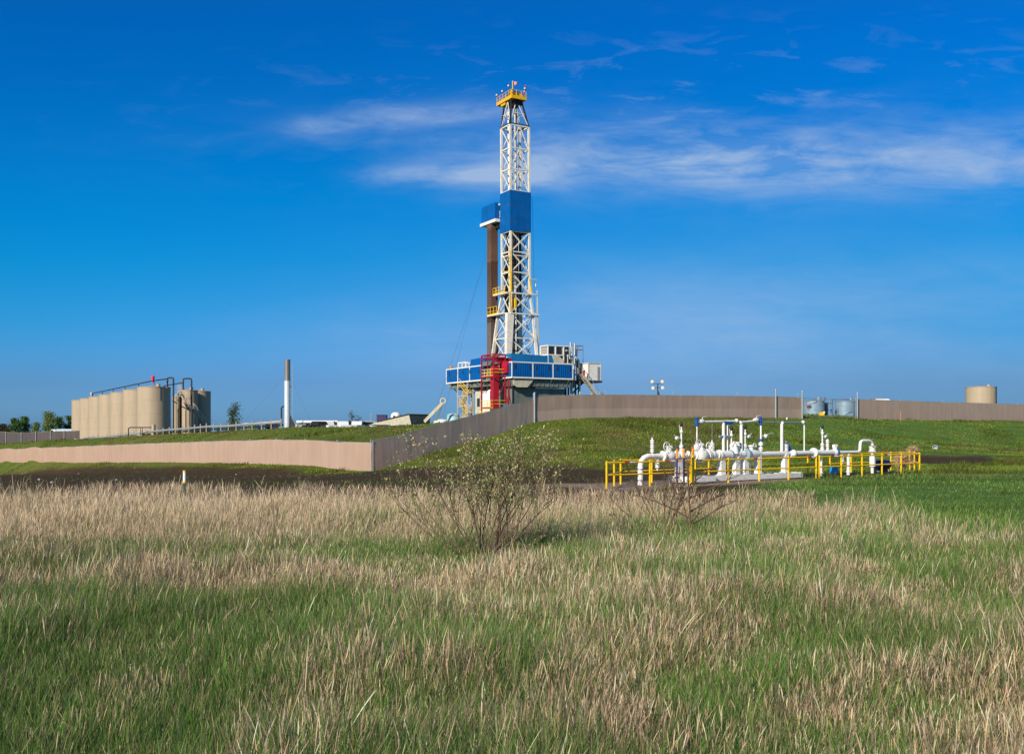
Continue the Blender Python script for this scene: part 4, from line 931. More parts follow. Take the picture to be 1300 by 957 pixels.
# red elevator cage
rc = thing('elevator_tower', None, None); rc.parent = rig
U0,U1,V0,V1,Z0,Z1 = -2.2,-.1,2.0,6.1,5.6,15.4
q_ = MB()
for u in (U0,U1):
    for v in (V0,V1): q_.beam((u,v,zr(4.4)),(u,v,zr(Z1)),.2)
for z in (6.9,11.9,14.9,Z1):
    q_.beam((U0,V0,zr(z)),(U0,V1,zr(z)),.18); q_.beam((U0,V0,zr(z)),(U1,V0,zr(z)),.18); q_.beam((U1,V0,zr(z)),(U1,V1,zr(z)),.18); q_.beam((U0,V1,zr(z)),(U1,V1,zr(z)),.18)
q_.beam((U0,4.1,zr(11.9)),(U0,4.1,zr(Z1)),.12); q_.beam((U0,V0,zr(7)),(U1,V0,zr(11)),.12); q_.build('frame', M['darkred'], rc)
q_ = MB(); bx(q_,-1.6,3.0,6.9,-.7,4.2,13.6); bx(q_,-.45,.9,12.4,-.05,2.6,14.3); q_.build('panel', M['red'], rc)
q_ = MB(); bx(q_,-1.2,2.2,14.3,1.2,3.6,14.9); bx(q_,.2,4.2,11.9,.6,5.6,14.9); q_.build('gantry', M['red'], rc)
q_ = MB(); q_.beam((U1,.9,zr(4.6)),(U1,.9,zr(11.4)),.2); q_.beam((U1,.9,zr(6.9)),(U1,V0,zr(6.9)),.16); q_.beam((U1,1.0,zr(7)),(U1,2.6,zr(11.2)),.14); q_.build('side_frame', M['darkred'], rc)
for z in (6.9,11.95):
    q_ = MB(); q_.beam((U0-.02,V0,zr(z)),(U0-.02,V1,zr(z)),.1,.28)
    for h_ in (.55,1.1): q_.tube((U0-.05,V0,zr(z+h_)),(U0-.05,V1,zr(z+h_)),.055,6)
    for h_ in (.55,1.1): q_.tube((U0,V0-.08,zr(z+h_)),(U1,V0-.08,zr(z+h_)),.055,6)
    for s_ in range(5): f = s_/4; q_.tube((U0-.05,lerp(V0,V1,f),zr(z)),(U0-.05,lerp(V0,V1,f),zr(z+1.1)),.05,6)
    q_.build('guard_rail', M['yellow'], rc)
q_ = MB(); bx(q_,U0,V0,6.7,1.2,V1,6.85); q_.beam((-2.6,1.8,zr(5.6)),(-2.6,6.4,zr(5.6)),.1); q_.beam((-2.6,1.8,zr(6.3)),(-2.6,6.4,zr(6.3)),.1)
for s_ in range(6): q_.beam((-2.6,1.8+s_*.92,zr(4.4)),(-2.6,1.8+s_*.92,zr(6.3)),.08)
q_.build('lower_landing', M['yellow'], rc)
# walkway deck between cage and shed
q_ = MB(); bx(q_,-.3,3.1,11.4,2,9.9,11.48); 
for v in (3.6,4.8,6.4,8.0,9.6): q_.tube((-.2,v,zr(11.5)),(-.2,v,zr(12.8)),.05,6)
for z in (12.2,12.8): q_.tube((-.2,3.2,zr(z)),(-.2,9.8,zr(z)),.05,6)
q_.beam((.2,3.3,zr(11.6)),(.2,4.6,zr(13.8)),.16); part('catwalk', q_, M['cream'])
dk = MB(); bx(dk,.5,9.0,4.4,.9,9.4,11); bx(dk,2.5,9.6,4.4,10.5,9.9,10.2); part('back_wall', dk, M['dark'])
gw = MB()
def rl_(px,py,d): p = at(px,py,d)-Vector((0,160,RZ)); return (p.x*cr_+p.y*sr_, -p.x*sr_+p.y*cr_, p.z)
gw.tube((3.0,10,zr(38.6)), rl_(550,531,150), .015, 4); gw.tube((3.0,12,zr(38.6)), rl_(562,531,158), .015, 4); part('guy_wire', gw, M['dark'])
tm = thing('mud_skip', 'small teal skip standing before the foot of the rig', 'skip', (PX(649,150),150,h1(PX(649,150),150)))
zq = PZ(514.5,150)-tm.location.z; MB().prism([(-1,zq-1.8),(1,zq-1.8),(1.2,zq),(-1.2,zq)],1,-.6,.6).build('body', M['teal'], tm); MB().box((-1.25,-.65,zq),(1.25,.65,zq+.08)).build('rim', M['greygreen'], tm)

# ------------------------------------------------------------------ yard objects between stack and rig
af = thing('pipe_handler_frame', 'cream A frame arm with a ring at its top beside the rig', 'crane arm', (PX(545,165),165,PZ(536,165)))
def lo(px,py,d=165): p = at(px,py,d)-Vector(af.location); return p
MB().beam(lo(539,535),lo(561.5,511.5),.42,.5).beam(lo(539,536,166.5),lo(561.5,511.5,166.5),.2,.3).build('boom', M['cream'], af)
MB().beam(lo(553.5,534),lo(561.5,513),.35,.3).build('leg', M['greygreen'], af)
MB().torus(lo(562.5,509),.42,.13,1).build('ring', M['cream'], af, True)
cwk = thing('catwalk_trough', 'long sloping cream trough with dark open end beside the A frame arm', 'trough', (PX(515,172),172,PZ(538,172)))
lo2 = lambda px,py,d=172: at(px,py,d)-Vector(cwk.location)
p1 = [lo2(474,538),lo2(519,538),lo2(519,526),lo2(514,526.5)]
w = MB(); w.add([lo2(470,539),lo2(522,539),lo2(519,526),lo2(478,535.5), lo2(470,539,173),lo2(522,539,173),lo2(519,526,173),lo2(478,535.5,173)], [(0,1,2,3),(7,6,5,4),(0,4,5,1),(1,5,6,2),(2,6,7,3),(3,7,4,0)]); w.build('side_panel', M['cream'], cwk)
w = MB(); w.add([lo2(522.2,539,172.3),lo2(545,538,178),lo2(547,527,178),lo2(519.3,526.3,172.3), lo2(522.2,539,173.3),lo2(545,538,179),lo2(547,527,179),lo2(519.3,526.3,173.3)], [(0,1,2,3),(7,6,5,4),(0,4,5,1),(1,5,6,2),(2,6,7,3),(3,7,4,0)]); w.build('end_panel', M['greygreen'], cwk)
w = MB(); w.beam(lo2(478,535),lo2(519,525.5),.3,.14); w.beam(lo2(519,525.8),lo2(547,526.5,178),.3,.14); w.build('rim', M['dark'], cwk)
wtk = thing('mud_tank', 'rounded white tank top with a small hatch beyond the cream trough', 'tank', (PX(502.5,185),185,PZ(540,185))); z = PZ(523.5,185)-wtk.location.z
MB().lathe([(.95,0),(.95,z-.7),(.8,z-.25),(.45,z),(.001,z+.05)],n=20).build('shell', M['white'], wtk, True); MB().box((-.4,-1.0,z-1.1),(0,-.85,z-.6)).build('hatch', M['dark'], wtk)
box_thing('shipping_container','small dark purple container left of the rounded white tank','container',485,535,188,1.7,2.5,1.2,mat('purple_container_paint',(.06,.03,.12),.5),M['navy'])
td = thing('teal_tank', 'low pale teal tank with domed top left of the rig legs', 'tank', (PX(575.5,170),170,PZ(540,170))); z = PZ(526,170)-td.location.z
MB().lathe([(1.1,0),(1.1,z-.2),(.95,z),(.5,z+.2),(.001,z+.25)],n=24).build('shell', mat('pale_teal_paint',(.30,.50,.55),.5), td, True); MB().torus((0,0,z-.2),1.12,.04,2).build('rim', M['steel'], td, True)
wv = thing('white_tarp_pile', 'low white covered pile between the A frame arm and the teal tank', 'covered pile', (PX(561,172),172,PZ(540,172))); z = PZ(532.5,172)-wv.location.z
MB().lathe([(1.6,0),(1.4,z*.7),(.8,z),(.001,z+.1)],n=14).build('cover', M['white'], wv, True)
tn = thing('long_white_shelter', 'long low white roofed shelter right of the flare stack', 'shelter', (PX(404,178),178,PZ(542,178))); z = PZ(534,178)-tn.location.z; wd = (430-378)/F*178/2
MB().prism([(-1.2,z-.35),(1.2,z-.35),(1.0,z),(-1.0,z+.02)],0,-wd,wd).build('roof', M['white'], tn); MB().prism([(-wd,z-.36),(-wd+.9,z-.36),(-wd+1.2,z-.02),(-wd+.9,z-.02)],1,-1.3,1.2).build('gable', M['white'], tn)
w = MB(); w.box((-wd+.4,-.9,0),(wd-.3,1,z-.37)); w.build('wall', mat('shelter_wall_grey',(.25,.27,.3),.6), tn)
for k in range(4): MB().box((-wd+1.6+k*1.5,-.96,0),(-wd+2.3+k*1.5,-.905,z-.5)).build('opening', M['glass'], tn)
yb = thing('hydrant', 'little yellow bollard near the foot of the flare stack', 'bollard', (PX(376.5,136),136,h1(PX(376.5,136),136))); MB().lathe([(.12,0),(.12,.5),(.16,.5),(.1,.65),(.001,.7)],n=10).build('body', M['yellow'], yb, True); MB().tube((-.14,0,0),(-.14,0,1.0),.03,6).build('pole', M['steel'], yb)
def pickup(label, x, y, z, rz, body):
    t = thing('pickup_truck', label, 'truck', (x,y,z), rz, 'pickup trucks parked on the pad')
    MB().prism([(-2.7,.5),(2.6,.5),(2.7,1.0),(1.5,1.12),(.9,1.75),(-.6,1.8),(-.9,1.15),(-2.7,1.15)],1,-.95,.95).build('body', body, t)
    MB().prism([(1.35,1.14),(.88,1.68),(-.5,1.72),(-.75,1.18)],1,-.97,.97).build('window', M['glass'], t)
    for (wx,wy) in ((1.7,-.9),(1.7,.9),(-1.7,-.9),(-1.7,.9)): MB().lathe([(.001,-.12),(.38,-.12),(.38,.12),(.001,.12)],(wx,wy,.38),14,1).build('wheel', M['rubber'], t, True)
carw = mat('white_car_paint',(.75,.75,.76),.25,var=.02,spec=.6); carb = mat('black_car_paint',(.02,.02,.025),.2,var=.02,spec=.6); carg = mat('silver_car_paint',(.42,.43,.45),.3,.4,var=.02)
for i,(px,d,mm,rz,lb) in enumerate(((404,168,carb,.9,'black pickup truck nearest the white shelter'),(415,170,carw,2.2,'white pickup truck right of the black one by the shelter'),(425,172,carb,.5,'black pickup truck in the middle of the parked line'),
        (434,170,carw,2.0,'white pickup truck in the middle of the parked line'),(444,173,carb,-.4,'dark pickup truck beside the thin bare tree'),(455,171,carg,1.3,'silver pickup truck right of the thin bare tree'),(467,173,carw,.2,'white pickup truck closest to the cream trough'))):
    pickup(lb, PX(px,d), d, PZ(535,d)-1.75, rz, mm)
# far white lorry behind left fence
lr = thing('lorry', 'white lorry with a long pale blue trailer behind the far left fence', 'lorry', (PX(82,260),260,PZ(544.5,260)-3.2))
MB().box((-1.6,-1.2,1.1),(5.2,1.3,3.2)).build('trailer', mat('pale_trailer_paint',(.5,.6,.72),.4), lr); MB().prism([(-3.4,.6),(-1.8,.6),(-1.8,3.1),(-2.9,3.1),(-3.4,2.2)],1,-1.2,1.2).build('cab', M['white'], lr)
MB().prism([(-3.42,2.2),(-2.95,2.9),(-2.4,2.9),(-2.4,2.2)],1,-1.23,1.23).build('window', M['glass'], lr)
for wx in (-2.8,.2,3.8,4.8): MB().lathe([(.001,-.15),(.5,-.15),(.5,.15),(.001,.15)],(wx,-1.1,.5),14,1).build('wheel', M['rubber'], lr, True)
# flood-light tower behind fence
ltw = thing('light_tower', 'portable light tower with four round lamps above the fence', 'light tower', (PX(835,136),136,h1(PX(835,136),136)))
z = ltw.location.z; zb, zt_ = PZ(503,136)-z, PZ(487,136)-z
MB().tube((0,0,0),(0,0,zt_),.07).tube((0,0,zt_-.9),(.25,0,zt_-1.7),.09).build('pole', M['dark'], ltw)
MB().tube((-.75,0,zt_),(.75,0,zt_+.0),.04).tube((-.7,0,zt_-.5),(.7,0,zt_-.55),.04).tube((0,0,zt_),(0,0,zt_-.6),.05).build('crossbar', M['dark'], ltw)
for (dx,dz) in ((-.75,.25),(.6,.25),(-.65,-.62),(.65,-.58)):
    f = MB().lathe([(.08,.2),(.16,.12),(.25,-.13),(.26,-.185)],(dx,0,zt_+dz),14,1); fo = f.build('lamp', M['dark'], ltw, True)
    MB().lathe([(.001,-.24),(.14,-.23),(.24,-.19),(.001,-.17)],(dx,0,zt_+dz),14,1).build('lens', lampm, fo, True)
# items above the right fence
hr = thing('pipe_rail', 'grey pipe handrail showing above the fence right of the tanks', 'pipe rail', (PX(1092,150),150,4.7)); zq = PZ(507,150)-4.7
MB().path([(0,0,zq-1.5),(0,0,zq),(6.5,3,zq-.15),(6.5,3,zq-1.5)],.05).build('pipe', M['rust'], hr); MB().path([(2,1,zq-1),(2,1,zq+.1),(2.6,1,zq+.1)],.09).build('vent', M['rust'], hr)
wr_ = thing('covered_trailer', 'white humped trailer roof just above the right fence', 'trailer', (PX(1115,155),155,4.7)); zq = PZ(506.5,155)-4.7
MB().prism([(-1.4,0),(1.6,0),(1.6,zq-.3),(1.2,zq),(-.6,zq),(-1.4,zq-.35)],1,-1,1).build('body', M['white'], wr_)
for wx in (-.8,.9): MB().lathe([(.001,-.12),(.35,-.12),(.35,.12),(.001,.12)],(wx,-1.05,.35),12,1).build('wheel', M['rubber'], wr_, True)
sk = thing('marker_stake', 'thin pink stake standing against the right screen fence', 'stake', (PX(1143,126.5),126.5,h1(PX(1143,126.5),126.5))); MB().beam((0,0,-.2),(0,0,1.15),.16,.06).build('post', M['pink'], sk)
o = MB().lathe([(.09,0),(.09,.1),(.07,.2),(.001,.25)],n=10).build('survey_cap', M['whitetape'], None, True, (PX(999,113),113,h1(PX(999,113),113)+.1)); tag(o, 'tiny white cap in the grass left of the blue grey tanks', 'marker')
# white marker post in field
d = 33; mp_ = thing('marker_post', 'white marker post with yellow bands on a dark green stake', 'marker post', (PX(234.3,d),d,h1(PX(234.3,d),d)-.05)); z = mp_.location.z
z1, z2, zb = PZ(597,d)-z, PZ(613,d)-z, 0
MB().beam((0,0,0),(0,0,z2-.0),.06).build('stake', M['green'], mp_); MB().tube((0,0,z2+.06),(0,0,z1-.06),.052,10).build('tube', M['whitetape'], mp_, True)
MB().tube((0,0,z2),(0,0,z2+.058),.055,10).build('band', M['yellow'], mp_, True); MB().tube((0,0,z1-.058),(0,0,z1),.055,10).build('band', M['yellow'], mp_, True)

# ------------------------------------------------------------------ meter station
GZ = .68
def sst(px, t):
    k = (px-CX)/F; ax, ay = SA.x+t*SN.x, SA.y+t*SN.y; return (k*ay-ax)/(SE.x-k*SE.y)
def spt(s, t): return Vector((SA.x+s*SE.x+t*SN.x, SA.y+s*SE.y+t*SN.y))
sang = math.atan2(SE.y, SE.x)
def dep(s, t): return SA.y+s*SE.y+t*SN.y
def zs_(py, s, t): return PZ(py, dep(s,t))-GZ     # local z
def gz_at(s, t): p = spt(s,t); return h1(p.x,p.y)-GZ
# yellow railing: panels as separate fence runs
def rail_panel(label, s0,t0,s1,t1, n, tape=()):
    p = spt(s0,t0); r = thing('safety_railing', label, 'railing', (p.x,p.y,GZ), sang); ds, dt = s1-s0, t1-t0
    g0, g1 = gz_at(s0,t0), gz_at(s1,t1)
    for k in range(n+1):
        f = k/n; g = lerp(g0,g1,f); o = MB().tube((ds*f,dt*f,g-.2),(ds*f,dt*f,g+1.1),.045,8).ball((ds*f,dt*f,g+1.1),.048,8).build('post', M['yellow'], r, True)
    MB().tube((0,0,g0+1.07),(ds,dt,g1+1.07),.039,8).build('top_rail', M['yellow'], r, True)
    MB().tube((0,0,g0+.55),(ds,dt,g1+.55),.036,8).build('mid_rail', M['yellow'], r, True)
    for f in tape:
        L_ = math.hypot(ds,dt); e_ = .3/L_; 
        MB().tube((ds*f,dt*f,lerp(g0,g1,f)+1.07),(ds*(f+e_),dt*(f+e_),lerp(g0,g1,f+e_)+1.07),.042,8).build('red_tape', M['redtape'], r, True)
        MB().tube((ds*(f+e_),dt*(f+e_),lerp(g0,g1,f)+1.07),(ds*(f+2*e_),dt*(f+2*e_),lerp(g0,g1,f+e_)+1.07),.042,8).build('white_tape', M['whitetape'], r, True)
    return r
s883, s1038, s1112 = sst(883,0), sst(1038,0), sst(1112,0)
rail_panel('yellow railing panel in front of the pipe elbow, at the left', 0,0,s883-.35,0,2,(.2,.68))
rail_panel('long yellow railing panel in front of the white valves', s883,0,s1038-.12,0,4,(.45,.92))
rail_panel('yellow railing panel in front of the right hand pipe bend', s1038+.15,0,SL,0,5,(.1,.62))
rail_panel('short yellow side railing at the left end', .1,.08,SK-.1,SW-.08,2)
rail_panel('long yellow railing along the back of the white pipes', SK,SW,SL+SK,SW,12)
rail_panel('short yellow side railing at the right end', SL+.1,.08,SL+SK-.1,SW-.08,2)
# gates / taller yellow bollards
for px, lab in ((879.3,'tall yellow bollard with an orange top beside the railing gap'),):
    s = sst(px,-.25); p = spt(s,-.25); t = thing('bollard', lab, 'bollard', (p.x,p.y,h1(p.x,p.y))); MB().tube((0,0,-.2),(0,0,1.35),.065,10).build('post', M['yellow'], t, True); MB().tube((0,0,1.352),(0,0,1.72),.07,10).build('cap', M['orange'], t, True)
for px, mm, lab, hh in ((859.5,'purple','purple and orange marker post left of the pair before the valves',1.75),(868.2,'navy','navy and orange marker post right of the pair before the valves',1.78)):
    s = sst(px,-.6); p = spt(s,-.6); t = thing('marker_post', lab, 'marker post', (p.x,p.y,h1(p.x,p.y)-.03)); MB().tube((0,0,-.1),(0,0,hh-.52),.045,10).build('post', M[mm], t, True); MB().tube((0,0,hh-.518),(0,0,hh-.1),.047,10).build('orange_sleeve', M['orange'], t, True); MB().lathe([(.055,hh-.1),(.055,hh-.04),(.03,hh),(.001,hh)],n=10).build('cap', M[mm], t, True)
# pipework
T0 = 1.32; p = spt(0,T0); ms = thing('metering_pipework', 'white valve and pipe station standing on a white steel skid', 'pipework', (p.x,p.y,GZ), sang)
def q3(px, z, t=0.): s = sst(px, T0+t); return (s, t, z)
PZc = 1.20; WH = M['white']
def SP(mb, name, m=WH, sm=True): return mb.build(name, m, ms, sm)
a = q3(813,0); b_ = q3(855,0)
SP(MB().path([(a[0],0,-.1),(a[0],0,.75),(a[0]+.06,0,.98),(a[0]+.22,0,1.13),(a[0]+.45,0,PZc),(sst(882,T0),0,PZc)], .125, 16), 'inlet_pipe')
c = MB().torus((a[0],0,.12),.13,.02,2).torus((a[0],0,.62),.13,.02,2); SP(c, 'pipe_band', M['bluevalve'])
def ballstack(px, z0, n=3, r=.1, up=1, t=0.):
    s = sst(px,T0+t); m = MB(); m.tube((s,t,z0),(s,t,z0+up*(.16+n*.2)),.035,8)
    for k in range(n):
        z = z0+up*(.16+k*.2); m.lathe([(.03,-.1),(r,-.07),(r,-.03),(.05,0),(r,.03),(r*.95,.07),(.03,.1)],(s,t,z),12)
    return SP(m, 'nozzle')
ballstack(828, PZc+.1, 3, .10); ballstack(834.5, PZc-.1, 2, .11, -1)
def flange(px, r=.24, m=WH, t=0., w=.05):
    s = sst(px,T0+t); mb = MB().lathe([(.1,-w),(r,-w),(r,-.008),(r*.9,-.008),(r*.9,.008),(r,.008),(r,w),(.1,w)],(s,t,PZc),20,0)
    for k in range(10): a = 2*math.pi*k/10; mb.tube((s-w-.03,t+.8*r*math.cos(a),PZc+.8*r*math.sin(a)),(s+w+.03,t+.8*r*math.cos(a),PZc+.8*r*math.sin(a)),.014,6)
    return SP(mb, 'flange', m)
def ballvalve(px0, px1, r=.26, wheel=True):
    s0, s1 = sst(px0,T0), sst(px1,T0); L_ = s1-s0; prof = [(.13,0),(r*.75,L_*.15),(r,L_*.35),(r,L_*.65),(r*.75,L_*.85),(.13,L_)]
    m = MB().lathe(prof,(s0,0,PZc),20,0); m.tube(((s0+s1)/2,0,PZc),((s0+s1)/2,0,PZc+r+.12),.12,12).tube(((s0+s1)/2-.14,0,PZc+r+.12),((s0+s1)/2+.14,0,PZc+r+.12),.1,10)
    v = SP(m, 'valve')
    if wheel: w = MB().torus(((s0+s1)/2-.16,-.0,PZc+r+.18),.2,.022,1,20); w.tube(((s0+s1)/2-.36,0,PZc+r+.18),((s0+s1)/2+.04,0,PZc+r+.18),.014,5).tube(((s0+s1)/2-.16,0,PZc+r-.02),((s0+s1)/2-.16,0,PZc+r+.38),.014,5).build('handwheel', WH, v, True)
    return v
ballvalve(842, 857); flange(841.5); flange(857.5); flange(863, .2); flange(873, .22)
def vent(px, z0, ztop, side=0, black=True, sidez=None, blue=False):
    s = sst(px,T0); m = MB().tube((s,0,z0),(s,0,ztop-.12),.04,10)
    for z in (z0+.12,z0+.32): m.lathe([(.04,-.1),(.11,-.06),(.11,-.02),(.06,0),(.11,.02),(.11,.06),(.04,.1)],(s,0,z),12)
    m.ball((s,0,ztop-.36),.085,10); m.tube((s-.1,0,ztop-.3),(s-.13,0,ztop-.05),.014,6)
    v = SP(m, 'vent_stack')
    if black: MB().lathe([(.05,-.1),(.075,-.04),(.075,.06),(.03,.12),(.001,.12)],(s,0,ztop-.03),10).build('cap', M['black'], v, True)
    if side:
        z = sidez; q = MB().tube((s,0,z),(s+side*.18,0,z),.025,6).lathe([(.02,-.13),(.08,-.08),(.09,.05),(.03,.14)],(s+side*.28,0,z),10,0).tube((s+side*.3,0,z+.06),(s+side*.5,0,z+.16),.012,5); q.build('side_valve', WH, v, True)
    if blue: MB().lathe([(.08,-.05),(.13,-.04),(.13,.04),(.08,.05)],(s,0,z0+.5),12).build('blue_flange', M['bluevalve'], v, True)
def zz_at(py, px): s = sst(px,T0); return zs_(py, s, T0)
vent(865, PZc+.1, zz_at(538,865), -1, True, zz_at(556,865)); vent(928.5, PZc+.1, zz_at(543,928.5), 0, True); vent(946, PZc+.1, zz_at(541.5,946), 1, True, zz_at(554,946))
vent(1044, PZc+.1, zz_at(541.5,1044), 1, True, zz_at(554,1044)); ballstack(1050.5, PZc+.05, 3, .1)
# large body cluster
s0 = sst(882,T0); s1 = sst(943,T0); SP(MB().tube((s0,0,PZc),(s1,0,PZc),.2,20), 'meter_run')
ballvalve(882, 897, .36, True); ballvalve(897, 909, .24, True); flange(898,.3); flange(910,.24); flange(897.5,.3)
s = sst(884,T0); SP(MB().ball((s,0,PZc+.35),.2,14).ball((s+.2,-.1,PZc+.2),.2,14), 'actuator')
flange(913,.25); flange(927,.25,M['tankblue']); flange(935,.24)
ballstack(904, PZc+.15, 2, .13); s = sst(904,T0); SP(MB().tube((s,0,PZc+.6),(s,0,zz_at(536,904)),.012,5), 'sense_line', M['steel'])
s = sst(931,T0); SP(MB().lathe([(.24,-.05),(.2,.2),(.1,.45),(.05,.55)],(s,-.05,PZc+.1),16), 'reducer'); SP(MB().torus((s-.1,-.15,PZc+.45),.16,.02,1,18), 'handwheel')
s = sst(936.5,T0); SP(MB().tube((s,0,PZc),(s,0,PZc+.6),.09).lathe([(.14,.42),(.14,.5)],(s,0,PZc),12).lathe([(.14,.56),(.14,.62)],(s,0,PZc),12), 'branch')
# door / barrel
s = sst(946,T0); SP(MB().lathe([(.001,-.1),(.2,-.09),(.3,-.06),(.32,-.06),(.32,.06),(.24,.07)],(s,-.05,PZc),24,0), 'end_closure', M['tankblue'])
s2 = sst(964,T0); SP(MB().lathe([(.24,.05),(.24,(s2-s)*.6),(.14,(s2-s)),(.13,(s2-s)+.1)],(s,0,PZc),20,0), 'barrel'); SP(MB().lathe([(.12,0),(.12,.2),(.17,.2),(.17,.26),(.001,.3)],(s+.45,0,PZc+.18),12), 'nozzle')
SP(MB().torus((sst(958,T0),0,PZc+.42),.12,.022,1).tube((sst(958,T0),0,PZc+.1),(sst(958,T0),0,PZc+.42),.04,8), 'handwheel')
SP(MB().tube((s2,0,PZc),(sst(1036,T0),0,PZc),.13,16), 'outlet_pipe')
flange(1003,.2); SP(MB().ball((sst(1005,T0),-.1,PZc),.2,14), 'valve'); ballstack(998,PZc+.05,2,.13); SP(MB().beam((sst(997,T0),-.05,PZc+.55),(sst(1003,T0),-.05,PZc+.15),.12), 'yoke', M['bluevalve'])
SP(MB().tube((sst(1036,T0),0,PZc),(sst(1061,T0),0,PZc),.16,16), 'outlet_pipe'); flange(1033,.27); flange(1060.5,.25,M['bluevalve']); ballvalve(1056,1064,.22,False)
# top header
def tzt(px, py): return (sst(px,T0), 0, zz_at(py,px))
SP(MB().path([tzt(886,535.5), tzt(936,534.5)], .055, 10), 'header_pipe'); SP(MB().path([tzt(939,536), tzt(962,533.8)], .05, 10), 'header_pipe'); SP(MB().path([tzt(968,535.5), tzt(1019,536.5)], .035, 10), 'header_pipe', M['tankblue'])
for px, py in ((891,535),(960,533)): x, _, z = tzt(px,py); SP(MB().lathe([(.04,-.22),(.1,-.12),(.1,.1),(.04,.2)],(x,0,z),12,0).path([(x,0,z+.05),(x+.05,0,z+.2),(x+.35,0,z+.24)],.015,5), 'header_valve')
for px, py in ((935,534),(940,536.5),(1019.5,536),(993,537)): x, _, z = tzt(px,py); SP(MB().ball((x,0,z),.1,12), 'joint')
for px, py in ((884.5,535.5),(965.5,534.5)): x, _, z = tzt(px,py); SP(MB().lathe([(.05,-.2),(.1,-.18),(.1,-.1),(.07,-.08),(.07,.12),(.11,.13),(.03,.24)],(x,0,z),12), 'blue_valve', M['bluevalve'])
for px, r, py in ((884.8,.035,538),(918.5,.075,536),(923.5,.035,537),(941,.08,537),(966,.045,538),(992.5,.08,537),(1021,.035,538)): x,_,z = tzt(px,py); SP(MB().tube((x,0,PZc+.05),(x,0,z),r,12), 'riser')
x,_,z = tzt(966,537); SP(MB().lathe([(.05,-.1),(.12,-.06),(.12,-.02),(.06,0),(.12,.02),(.12,.06),(.05,.1)],(x,0,PZc+.25),12).lathe([(.05,-.1),(.12,-.06),(.12,.06),(.05,.1)],(x,0,PZc+.5),12), 'nozzle'); SP(MB().lathe([(.06,-.04),(.13,-.04),(.13,.04),(.06,.04)],(x,0,PZc+.72),12), 'blue_flange', M['bluevalve'])
zv = zz_at(553.5,971); SP(MB().tube((x,0,zv),(x+.3,0,zv),.03,6).lathe([(.02,-.15),(.1,-.08),(.1,.06),(.03,.16)],(x+.4,0,zv),12,0).tube((x+.4,0,zv+.07),(x+.95,0,zv+.16),.012,5), 'side_valve')
x,_,z = tzt(921,554); SP(MB().tube((x-.45,0,z),(x+.35,0,z),.06,10).lathe([(.1,-.03),(.1,.03)],(x-.1,0,z),12,0), 'blue_manifold', M['tankblue'])
SP(MB().beam((tzt(918,537)[0],0,zz_at(536,920)),(tzt(930,537)[0],0,zz_at(537.5,930)),.12), 'bracket', M['bluevalve'])
# supports and skid
def support(px, w=.16, t=0., z0=.22, sm=WH): x = sst(px,T0+t); o = MB().box((x-w,t-w*.8,z0),(x+w,t+w*.8,PZc-.12)); o.box((x-w*1.4,t-w*1.2,z0),(x+w*1.4,t+w*1.2,z0+.03)); o.tube((x,t-.16,PZc-.1),(x,t+.16,PZc-.1),w*.8,10); return SP(o, 'pipe_support', sm, False)
for px in (861.5,916,934.5,945.5,962,996.5): support(px)
for px in (1042,1077): x = sst(px,T0); SP(MB().tube((x,0,-.1),(x,0,PZc-.1),.09,12).tube((x,0,.1),(x,0,.14),.14,12), 'pipe_stand')
ballstack(1069, PZc-.08, 2, .12, -1); ballstack(951, PZc-.3, 3, .08, -1)
xa, xb = sst(860,T0), sst(1006,T0)
sk_ = MB()
for t in (-.55,.55): sk_.box((xa,t-.08,-.02),(xb,t+.08,.22))
n = 9
for k in range(n+1): x = lerp(xa,xb,k/n); sk_.box((x-.07,-.468,.0),(x+.07,.468,.2)) if 0 < k < n else None
sk_.box((xa-.02,-.63,-.03),(xa+.12,.63,.24)); sk_.box((xb-.12,-.63,-.03),(xb+.02,.63,.24)); SP(sk_, 'skid', WH, False)
# thin right pipe with gooseneck
x0 = sst(1061,T0); x1 = sst(1090,T0); x2 = sst(1107.5,T0); z1 = PZc+.62
SP(MB().path([(x0,0,PZc),(x1-.1,0,PZc),(x1+.05,0,PZc+.03),(x1+.14,0,PZc+.15),(x1+.15,0,z1-.2),(x1+.2,0,z1-.06),(x1+.35,0,z1),(x2-.3,0,z1),(x2-.1,0,z1-.06),(x2,0,z1-.22),(x2,0,-.1)],.085,14), 'outlet_bend')
SP(MB().lathe([(.12,-.16),(.22,-.15),(.22,-.1),(.14,-.09),(.2,0),(.14,.09),(.22,.1),(.22,.15),(.12,.16)],(x2,0,PZc+.15),16), 'valve'); SP(MB().lathe([(.12,-.3),(.17,-.28),(.17,.28),(.12,.3)],(x2,0,.65),16), 'check_valve'); SP(MB().torus((x2-.05,-.22,PZc+.33),.2,.02,2), 'handwheel', M['rust'])
SP(MB().torus((x2,0,.75),.1,.02,2), 'pipe_band', M['bluevalve'])
SP(MB().tube((x2+.1,0,.42),(x2+1.1,.3,.42),.06,8), 'drain_pipe')
for px, m, lab in ((1058.5,'sky_blue','small light blue plastic cover standing inside the railing'),(1120,'navy','dark blue drum lying inside the right railing')):
    s = sst(px, 2.1); p = spt(s,2.1); g = h1(p.x,p.y)
    if m == 'navy':
        o = thing('oil_drum', lab, 'drum', (p.x,p.y,g), sang); MB().lathe([(.001,-.55),(.26,-.55),(.28,-.5),(.28,.5),(.26,.55),(.001,.55)],(0,0,.4),20,0).build('barrel', M['navy'], o, True); MB().box((-.4,-.25,0),(-.3,.25,.16)).box((.3,-.25,0),(.4,.25,.16)).build('cradle', M['wood'], o)
    else:
        o = thing('valve_cover', lab, 'cover', (p.x,p.y,g)); MB().lathe([(.24,0),(.24,.34),(.2,.36),(.2,.42),(.001,.44)],n=16).build('body', M[m], o, True)
